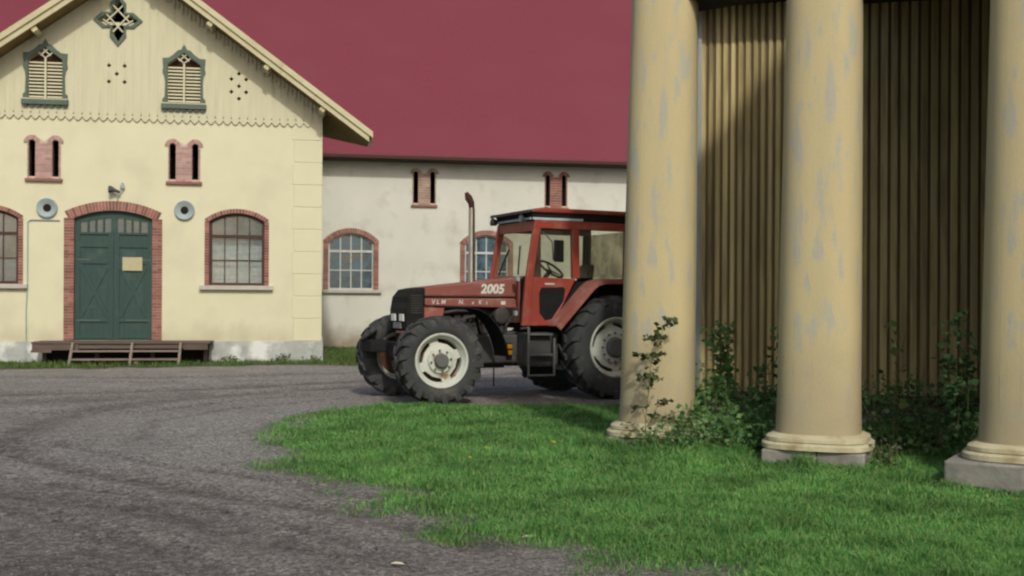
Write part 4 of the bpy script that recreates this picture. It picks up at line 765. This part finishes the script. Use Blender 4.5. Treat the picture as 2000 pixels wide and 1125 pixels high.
# front mudguards
for sg in (1, -1):
    h = MB(); V2 = []; n = 20; y0, y1 = (0.62, 1.17) if sg > 0 else (-1.17, -0.62)
    prof = [(3.10, 1.565), (2.9, 1.572), (2.7, 1.56), (2.52, 1.525), (2.36, 1.44), (2.22, 1.30), (2.13, 1.16), (2.06, 1.0), (2.02, 0.86), (2.0, 0.76)]
    if sg < 0: prof = prof
    for a, b_ in zip(prof[:-1], prof[1:]):
        h.bar((a[0], (y0 + y1) / 2, a[1]), (b[0] if False else b_[0], (y0 + y1) / 2, b_[1]), y1 - y0, 0.018)
    h.bar((2.35, sg * 0.62, 1.40), (2.1, sg * 0.3, 0.95), 0.04, 0.04)
    if sg > 0: h.box(1.90, 1.995, 1.05, 1.078, 0.70, 0.98)
    h.build("mudguard", "black", tr)
h = MB(); h.bar((3.88, -0.80, 0.98), (3.62, -0.72, 1.16), 0.46, 0.03); h.box(3.55, 3.88, -0.72, -0.26, 0.80, 1.00); h.build("front_linkage", "black", tr, bevel=0.02)
# exhaust
h = MB(); h.tube([(2.18, 0.02, 1.9), (2.18, 0.02, 2.4)], 0.062, 16); h.tube([(2.18, 0.02, 2.35), (2.18, 0.02, 3.26)], 0.055, 16); ex = h.build("exhaust_pipe", "chrome", tr, smooth=40)
h = MB(); h.tube([(2.18, 0.02, 3.25), (2.19, 0.02, 3.34), (2.24, 0.02, 3.43), (2.285, 0.02, 3.52)], [0.05, 0.055, 0.066, 0.030], 12); h.build("exhaust_flap", "burnt", ex, smooth=50)
# cab
def strip(mb, pts, wid, y0, y1):                      # a pillar: polyline in the xz plane given width and thickness
    for a, b_ in zip(pts[:-1], pts[1:]): mb.bar((a[0], (y0 + y1) / 2, a[1]), (b_[0], (y0 + y1) / 2, b_[1]), y1 - y0, wid)
for sg in (1, -1):
    ya, yb = (0.70, 0.78) if sg > 0 else (-0.78, -0.70)
    h = MB(); h.prism([(1.575, 1.25), (1.50, 2.06), (1.335, 3.04), (1.20, 3.04), (1.275, 2.70), (1.37, 2.08), (1.42, 1.25)], [], ya, yb); h.build("front_pillar", "cabred", tr, bevel=0.012)
    h = MB(); h.prism([(0.62, 2.06), (0.64, 2.95), (0.50, 2.95), (0.485, 2.06)], [], ya, yb); h.build("door_pillar", "cabred", tr, bevel=0.012)
    h = MB(); h.prism([(-0.40, 2.03), (-0.42, 2.95), (-0.56, 2.95), (-0.55, 2.03)], [], ya, yb); h.build("rear_pillar", "cabred" if sg > 0 else "black", tr, bevel=0.012)
    h = MB(); h.prism([(1.36, 2.90), (1.335, 3.045), (-0.56, 3.03), (-0.56, 2.89)], [], ya - 0.0015, yb + 0.0015); h.build("roof_rail", "cabred", tr, bevel=0.012)
    yd0, yd1 = (0.735, 0.785) if sg > 0 else (-0.785, -0.735)
    h = MB(); win = [(1.26, 1.80), (1.22, 1.89), (0.80, 1.905), (0.76, 1.86), (0.80, 1.66), (1.02, 1.36), (1.14, 1.34), (1.25, 1.46)]
    h.prism([(1.418, 1.252), (1.366, 2.075), (0.56, 2.055), (1.00, 1.252)], [win], yd0, yd1); dr_ = h.build("door", "cabred", tr, bevel=0.012)
    h = MB(); h.prism(win, [], yd0 + 0.015, yd1 - 0.012); h.build("lower_window", "black", dr_)
    h = MB(); h.box(0.98, 1.16, min(yd0, yd1) + (0.0 if sg < 0 else 0.05), max(yd0, yd1) + (0.012 if sg > 0 else -0.05), 1.945, 1.975); h.build("handle", "rim", dr_)
    h = MB(); h.prism([(1.365, 2.08), (1.26, 2.72), (1.21, 2.895), (0.645, 2.895), (0.625, 2.08)], [], ya + 0.035, ya + 0.041); h.build("door_glass", "cabglass", tr)
    h = MB(); h.prism([(0.485, 2.075), (0.50, 2.89), (-0.42, 2.89), (-0.40, 2.075)], [], ya + 0.035, ya + 0.041); h.build("side_glass", "cabglass", tr)
h = MB(); h.add([(1.47, -0.70, 2.10), (1.47, 0.70, 2.10), (1.29, 0.70, 2.93), (1.29, -0.70, 2.93)], [(0, 1, 2, 3)]); ws = h.build("windscreen", "cabglass", tr)
h = MB(); h.bar((1.31, -0.72, 2.95), (1.31, 0.72, 2.95), 0.05, 0.17); h.build("windscreen_header", "cabred", tr)
for pa, pb in (((1.50, 0.45, 2.12), (1.37, 0.25, 2.62)), ((1.50, -0.35, 2.12), (1.37, -0.20, 2.58))):
    h = MB(); h.bar(pa, pb, 0.025, 0.02); h.build("wiper", "black", tr)
h = MB(); h.add([(-0.50, -0.70, 2.08), (-0.50, 0.70, 2.08), (-0.50, 0.70, 2.9), (-0.50, -0.70, 2.9)], [(0, 1, 2, 3)]); h.build("rear_glass", "dustyglass", tr)
h = MB(); h.box(-0.58, 1.42, -0.69, 0.69, 1.20, 1.30); h.box(-0.55, -0.47, -0.69, 0.69, 1.30, 2.06); h.box(1.38, 1.46, -0.60, 0.60, 1.30, 2.05); h.build("cab_floor", "black", tr)
# roof: black band, pale stripe and red cap
h = MB(); h.prism([(1.36, 3.045), (1.40, 3.19), (-0.62, 3.18), (-0.60, 3.035)], [], -0.745, 0.76); h.build("roof_band", "black", tr, bevel=0.03)
h = MB(); h.prism([(1.40, 3.165), (1.40, 3.21), (1.18, 3.25), (-0.66, 3.24), (-0.66, 3.165)], [], -0.76, 0.80); rfc = h.build("cab_roof", "cabred", tr, bevel=0.025)
h = MB(); h.prism([(1.49, 3.150), (1.48, 3.205), (1.10, 3.268), (1.10, 3.235), (1.40, 3.185)], [], -0.78, 0.785); h.build("sun_visor", "engine", tr, bevel=0.01)
h = MB(); h.box(0.42, 1.38, 0.755, 0.772, 3.045, 3.082); h.build("side_stripe", "stripeblue", tr); h = MB(); h.box(1.375, 1.395, -0.7, 0.7, 3.05, 3.085); h.build("front_stripe", "stripeblue", tr)
for x, y in ((1.44, -0.70), (1.40, 0.42)):
    h = MB(); h.lathe([(0.0, -0.05), (0.05, -0.05), (0.07, 0.03), (0.07, 0.05), (0.0, 0.055)], (0, 0, 0), 'z', 14); lo = h.build("work_lamp", "engine" if y < 0 else "vent", tr, smooth=40)
    lo.matrix_local = Matrix.Translation((x, y, 3.08)) @ Matrix.Rotation(R(80), 4, 'Y')
h = MB(); h.tube([(1.25, 0.80, 2.85), (1.22, 0.90, 2.80), (1.13, 1.0, 2.66), (1.12, 1.02, 2.36)], 0.012, 6); mi = h.build("mirror_arm", "chassis", tr)
h = MB(); h.obox((1.02, 1.03, 2.51), (0.115, 0.06, 0), (-0.010, 0.022, 0), (0, 0, 0.185)); h.build("mirror", "black", mi, bevel=0.02)
# seat and steering wheel
h = MB(); h.obox((0.25, 0.1, 1.78), (0.25, 0, 0.02), (0, 0.25, 0), (0, 0, 0.07)); h.obox((0.02, 0.1, 2.05), (0.06, 0, -0.01), (0, 0.24, 0), (-0.04, 0, 0.27)); h.box(0.1, 0.35, -0.05, 0.2, 1.3, 1.71); h.build("seat", "black", tr, bevel=0.05)
st = MB(); Tm = Matrix.Translation((0.74, 0.2, 2.23)) @ Matrix.Rotation(R(-36), 4, 'Y'); pts = [Tm @ Vector((0.235 * math.cos(2 * PI * k / 28), 0.235 * math.sin(2 * PI * k / 28), 0)) for k in range(29)]
st.tube(pts, 0.021, 8, caps=False)
for k in range(3): a = 2 * PI * k / 3 + 0.6; st.tube([Tm @ Vector((0, 0, -0.03)), Tm @ Vector((0.235 * math.cos(a), 0.235 * math.sin(a), 0))], 0.012, 6)
st.tube([Tm @ Vector((0, 0, -0.02)), (1.16, 0.2, 1.72)], 0.04, 8); st.build("steering_wheel", "black", tr, smooth=50)
h = MB(); h.box(1.15, 1.40, -0.35, 0.45, 1.7, 2.10); h.build("dashboard", "black", tr, bevel=0.05)
# rear fenders
for sg in (1, -1):
    h = MB(); pf_ = [(1.10, 1.25), (0.75, 1.62), (0.46, 1.93), (0.36, 2.00), (0.22, 2.035), (-0.30, 2.05), (-0.62, 1.98), (-0.86, 1.78)]; y0, y1 = (0.79, 1.20) if sg > 0 else (-1.20, -0.79)
    for a, b_ in zip(pf_[:-1], pf_[1:]): h.bar((a[0], (y0 + y1) / 2, a[1]), (b_[0], (y0 + y1) / 2, b_[1]), y1 - y0, 0.03)
    lip = (y1 - 0.02, y1 + 0.005) if sg > 0 else (y0 - 0.005, y0 + 0.02)
    for a, b_ in zip(pf_[:-1], pf_[1:]): h.bar((a[0], sum(lip) / 2, a[1] - 0.03), (b_[0], sum(lip) / 2, b_[1] - 0.03), 0.025, 0.09)
    fo = h.build("rear_fender", "fender", tr)
    h = MB(); iw = (0.775, 0.788) if sg > 0 else (-0.788, -0.775)
    h.prism([(1.0, 1.25), (0.56, 2.0), (-0.30, 2.05), (-0.86, 1.75), (-0.9, 1.25)], [], *iw); h.build("fender_inner", "black", fo)
# steps
h = MB(); h.tube([(1.56, 1.0, 1.22), (1.56, 1.0, 0.43), (1.08, 1.0, 0.43), (1.08, 1.0, 1.05)], 0.022, 8); h.box(1.10, 1.54, 0.93, 1.02, 0.42, 0.445); h.box(1.10, 1.54, 0.90, 1.0, 0.76, 0.785); h.box(1.10, 1.54, 0.86, 0.98, 1.10, 1.125); h.tube([(1.56, 0.72, 1.2), (1.56, 1.0, 1.22)], 0.022, 8); h.build("steps", "hub", tr)
h = MB(); h.box(1.57, 1.62, 0.50, 0.60, 1.42, 1.50); h.box(1.56, 1.62, 0.55, 0.66, 2.0, 2.08); h.build("side_lamps", "vent", tr, bevel=0.01)

# ------------------------------------------------------------------ weeds, shrubs and small things
def leaves(P, D, size, wide=0.42, fold=0.25):
    """one folded leaf of four points per entry: base, two sides, tip"""
    n = len(P); D = D / np.linalg.norm(D, axis=1, keepdims=True); u = RNG.normal(size=(n, 3)); s = np.cross(D, u); s /= np.linalg.norm(s, axis=1, keepdims=True); nn = np.cross(s, D); sz = size[:, None]
    m = P + D * sz * 0.5 - nn * sz * fold * 0.4; V = np.stack([P, m + s * sz * wide, P + D * sz, m - s * sz * wide], 1).reshape(-1, 3); k = np.arange(n)[:, None] * 4
    return V, np.concatenate([k + [0, 1, 2], k + [0, 2, 3]], 1).reshape(-1, 3)
def plant(name, base, stems, m, label, cat, lsize=0.05, per=30, spread=0.05, group=None, droop=0.1, flowers=None, from_=0.1):
    """stems: lists of points relative to base; leaves set along them"""
    root = empty(name, base, 0, label, cat, group); sb = MB(); Ps = []; Ds = []
    for s_ in stems:
        s_ = [Vector(p) for p in s_]; n = len(s_)
        if s_[0].z < 0.05: sb.tube([(0, 0, -0.04), (s_[0].x, s_[0].y, -0.03), tuple(s_[0])], 0.006, 5)
        sb.tube(s_, [0.006 * (1 - 0.6 * i / (n - 1)) for i in range(n)], 5)
        ln = sum((b_ - a).length for a, b_ in zip(s_[:-1], s_[1:]))
        for k in range(int(per * ln)):
            u = (from_ + (1 - from_) * random.random()) * (n - 1); i = min(int(u), n - 2); p = s_[i].lerp(s_[i + 1], u - i); a = random.uniform(0, 2 * PI); r = abs(random.gauss(0, spread))
            Ps.append((p.x + r * math.cos(a), p.y + r * math.sin(a), max(0.01, p.z + random.uniform(-spread, spread) * 0.6))); Ds.append((math.cos(a), math.sin(a), random.uniform(-0.6, 0.7) - droop))
    sb.build("stems", "stem", root); V, F = leaves(np.array(Ps), np.array(Ds), lsize * RNG.uniform(0.45, 1.6, len(Ps))); arrays("foliage", V, F, m, root)
    if flowers:
        for (x, y, z, r) in flowers:
            fb = MB(); fb.lathe([(0.0, 0.0), (r * 0.5, 0.0), (r, r * 0.3), (0.0, r * 0.35)], (x, y, z), 'z', 7); fb.build("flower_head", "whitepetal" if cat == "weed" else "petal", root)
    return root
def bushy(n, rx, ry, hmin, hmax, seed, lean=0.25):
    rd = random.Random(seed); out = []
    for i in range(n):
        x, y = rd.uniform(-rx, rx), rd.uniform(-ry, ry); e = max(0.25, 1 - (x / rx) ** 2 * 0.7 - (y / ry) ** 2 * 0.4); hh = rd.uniform(hmin, hmax) * e; dx, dy = rd.gauss(0, lean) * hh + x * 0.15, rd.gauss(0, lean) * hh
        out.append([(x, y, 0), (x + dx * 0.3, y + dy * 0.3, hh * 0.45), (x + dx * 0.8, y + dy * 0.8, hh * 0.8), (x + dx * 1.2, y + dy * 1.2, hh)])
    return out
tw = [[(0, 0, 0), (-0.02, 0, 0.35), (0.02, 0, 0.75), (0.03, 0, 0.95), (0.10, 0, 1.2), (0.20, 0, 1.42), (0.27, 0, 1.48)], [(0.02, 0, 0.75), (0.10, -0.02, 0.83), (0.16, -0.02, 0.82)], [(0.05, 0, 1.0), (-0.06, 0.02, 1.10), (-0.12, 0.02, 1.08)], [(0.06, 0, 1.05), (0.14, 0, 1.12), (0.18, 0, 1.08)],
      [(0.0, 0, 0.3), (0.12, 0, 0.55), (0.22, 0, 0.6)], [(0.0, 0, 0.35), (-0.06, 0, 0.52), (-0.12, 0, 0.50)], [(0.02, 0, 0.7), (-0.04, 0, 0.82), (-0.05, 0, 0.86)], [(0.12, 0, 1.25), (0.03, 0, 1.30), (-0.02, 0, 1.26)]]
plant("tall_weed", (1.47, 12.2, 0), tw, "oliveleaf", "tall straggly weed with olive leaves in front of the left column", "weed", 0.062, 62, 0.022, from_=0.3)
plant("flowering_weed", (1.86, 12.12, 0), bushy(18, 0.34, 0.16, 0.2, 0.55, 5), "leaf", "low weed with tiny white flowers at the foot of the left column", "weed", 0.045, 42, 0.05,
      flowers=[(random.uniform(-0.35, 0.35), random.uniform(-0.25, 0.0), random.uniform(0.22, 0.42), 0.013) for _ in range(34)])
plant("leafy_shrub", (2.35, 13.1, 0), bushy(66, 0.80, 0.60, 0.40, 1.10, 8), "leaf", "bushy green shrub between the left and middle columns", "shrub", 0.062, 44, 0.085)
plant("nettle_stand", (2.62, 13.6, 0), bushy(12, 0.30, 0.25, 1.0, 1.72, 12, 0.10), "leaf", "tall nettle-like stems rising from the shrub left of the middle column", "plant", 0.075, 34, 0.05, from_=0.25)
plant("climbing_stem", (3.05, 13.4, 0), [[(0, 0, 0), (0.05, 0, 0.5), (0.0, 0, 0.9), (0.12, 0, 1.2), (0.22, 0, 1.42)], [(0.02, 0, 0.8), (0.15, 0, 1.1), (0.2, 0, 1.2)], [(0, 0, 0.3), (-0.15, 0, 0.7), (-0.1, 0, 1.0)]], "darkleaf", "dark leafy stem leaning against the left side of the middle column", "plant", 0.075, 48, 0.06)
plant("low_shrub", (2.25, 12.35, 0), bushy(120, 0.88, 0.42, 0.22, 0.62, 18), "leaf", "low tangle of green leaves spilling onto the lawn by the left column", "shrub", 0.055, 52, 0.075)
plant("dark_shrub", (4.35, 12.4, 0), bushy(72, 0.76, 0.60, 0.35, 0.95, 21), "darkleaf", "dark green shrub between the middle and right columns", "shrub", 0.056, 46, 0.085)
plant("dark_sapling", (4.98, 12.3, 0), bushy(10, 0.22, 0.25, 0.9, 1.95, 23, 0.07), "darkleaf", "dark sapling standing close to the left side of the right column", "sapling", 0.075, 36, 0.06, from_=0.2)
plant("pale_stalk", (4.18, 12.2, 0), [[(0, 0, 0), (0.01, 0, 0.5), (-0.02, 0, 0.9), (-0.01, 0, 1.2), (-0.06, 0, 1.42), (-0.12, 0, 1.44)], [(-0.02, 0, 0.85), (0.06, 0, 0.98), (0.1, 0, 1.0)], [(0, 0, 1.1), (0.06, 0, 1.2), (0.08, 0, 1.32)], [(0, 0, 0.7), (-0.1, 0, 0.84)]], "drygrass", "thin pale stalk with few leaves rising above the dark shrub", "plant", 0.085, 11, 0.012)
plant("white_weed", (3.72, 11.05, 0), bushy(16, 0.17, 0.10, 0.15, 0.42, 25), "oliveleaf", "small grey weed against the base of the middle column", "weed", 0.030, 46, 0.03, flowers=[(random.uniform(-0.16, 0.16), random.uniform(-0.1, 0.05), random.uniform(0.18, 0.34), 0.009) for _ in range(16)])
for i, (lx, hgt_, lab) in enumerate(((-2.35, 0.26, "leafy weed under the sill of the brown framed window at the plinth"), (-1.0, 0.24, "leafy weed at the plinth left of the house corner"), (-0.25, 0.2, "small weed at the foot of the house corner"))):
    p = on_house(lx, -0.32, 0); plant("plinth_weed", p, bushy(9, 0.22, 0.1, hgt_ * 0.6, hgt_ * 1.2, 40 + i), "drygrass", lab, "weed", 0.06, 50, 0.05, group="weeds along the house plinth")
for (x, y, hh, lab) in ((0.45, 12.30, 0.12, "yellow dandelion in the middle of the lawn, the brightest one"), (-0.28, 11.95, 0.10, "small yellow flower on the lawn left of the bright dandelion"), (-0.42, 11.2, 0.10, "faint yellow flower nearest the gravel edge of the lawn")):
    root = empty("dandelion", (x, y, 0), 0, lab, "flower", "yellow flowers in the lawn"); sb = MB(); sb.tube([(0, 0, 0), (0.01, 0, hh)], 0.003, 5); sb.build("stem", "stem", root)
    fb = MB(); r = 0.026 if x > 0 else 0.016
    for k in range(14): a = 2 * PI * k / 14; fb.add([(0.01, 0, hh), (0.01 + r * math.cos(a - 0.25), r * math.sin(a - 0.25), hh + 0.008), (0.01 + r * 1.1 * math.cos(a), r * 1.1 * math.sin(a), hh + 0.012), (0.01 + r * math.cos(a + 0.25), r * math.sin(a + 0.25), hh + 0.008)], [(0, 1, 2, 3)])
    fb.lathe([(0.0, -0.006), (r * 0.6, 0.0), (r * 0.5, 0.014), (0.0, 0.018)], (0.01, 0, hh), 'z', 10); fb.build("flower_head", "petal", root)
for (x, y, a, lab) in ((0.12, 7.84, 0.3, "pale dry leaf lying at the lawn edge on gravel"), (-0.70, 6.94, -0.2, "pale dry leaf on the gravel at the bottom of the picture")):
    lf = MB(); n = 10; o2 = [(0.040 * math.cos(2 * PI * k / n) * (1.2 if k == 0 else 1), 0.022 * math.sin(2 * PI * k / n)) for k in range(n)]; zz = [0.006 + 0.35 * abs(q_[1]) for q_ in o2]
    lf.add([(p[0], p[1], z) for p, z in zip(o2, zz)] + [(0, 0, 0.004)] + [(p[0], p[1], z - 0.002) for p, z in zip(o2, zz)] + [(0, 0, 0.002)], [(i, (i + 1) % n, n) for i in range(n)] + [((i + 1) % n + n + 1, i + n + 1, 2 * n + 1) for i in range(n)] + [(i, i + n + 1, (i + 1) % n + n + 1, (i + 1) % n) for i in range(n)])
    ob = lf.build("dry_leaf", "paleleaf", loc=(x, y, float(gravel_height(np.array([x]), np.array([y]))[0]) + 0.008)); ob.rotation_euler = (0, 0, a); tag(ob, lab, "leaf", "dry leaves on the gravel")

# ------------------------------------------------------------------ tree added behind the camera, out of view, to shade the near gravel
tree = empty("added_shade_tree", (-2.6, -5.2, 0), 0, "added unseen broadleaf tree behind the viewpoint, shading the near gravel", "tree")
tk = MB(); tk.tube([(0, 0, -0.2), (0.05, 0.02, 1.5), (0.0, 0.1, 3.2), (0.1, 0.05, 5.5), (0.05, 0, 8.0)], [0.32, 0.25, 0.21, 0.15, 0.05], 10)
Pc = []; rd = random.Random(77)
for k in range(15):
    a = rd.uniform(0, 2 * PI); z0 = rd.uniform(3.2, 7.2); l = rd.uniform(1.8, 3.6) * (1.0 if z0 < 6 else 0.7); e = rd.uniform(0.3, 0.9); p1 = Vector((math.cos(a) * l * 0.5, math.sin(a) * l * 0.5, z0 + l * 0.35 * e)); p2 = Vector((math.cos(a) * l, math.sin(a) * l, z0 + l * e))
    tk.tube([(0.03, 0.05, z0), p1, p2], [0.09, 0.05, 0.015], 6)
    for q in range(9): c_ = Vector((0, 0, z0)).lerp(p2, rd.uniform(0.4, 1.1)) + Vector((rd.gauss(0, .45), rd.gauss(0, .45), rd.gauss(0, .4))); Pc.append((c_, rd.uniform(0.35, 0.7)))
tk.build("trunk", "stone", tree, smooth=50)
Pl = []; Dl = []
for c_, r_c in Pc:
    for q in range(70): d = Vector((rd.gauss(0, 1), rd.gauss(0, 1), rd.gauss(0, 0.8))); Pl.append(tuple(c_ + d * r_c * 0.6)); Dl.append((rd.gauss(0, 1), rd.gauss(0, 1), rd.gauss(-0.3, 0.7)))
V, F = leaves(np.array(Pl), np.array(Dl) + 1e-4, RNG.uniform(0.10, 0.20, len(Pl))); arrays("crown", V, F, "leaf", tree)
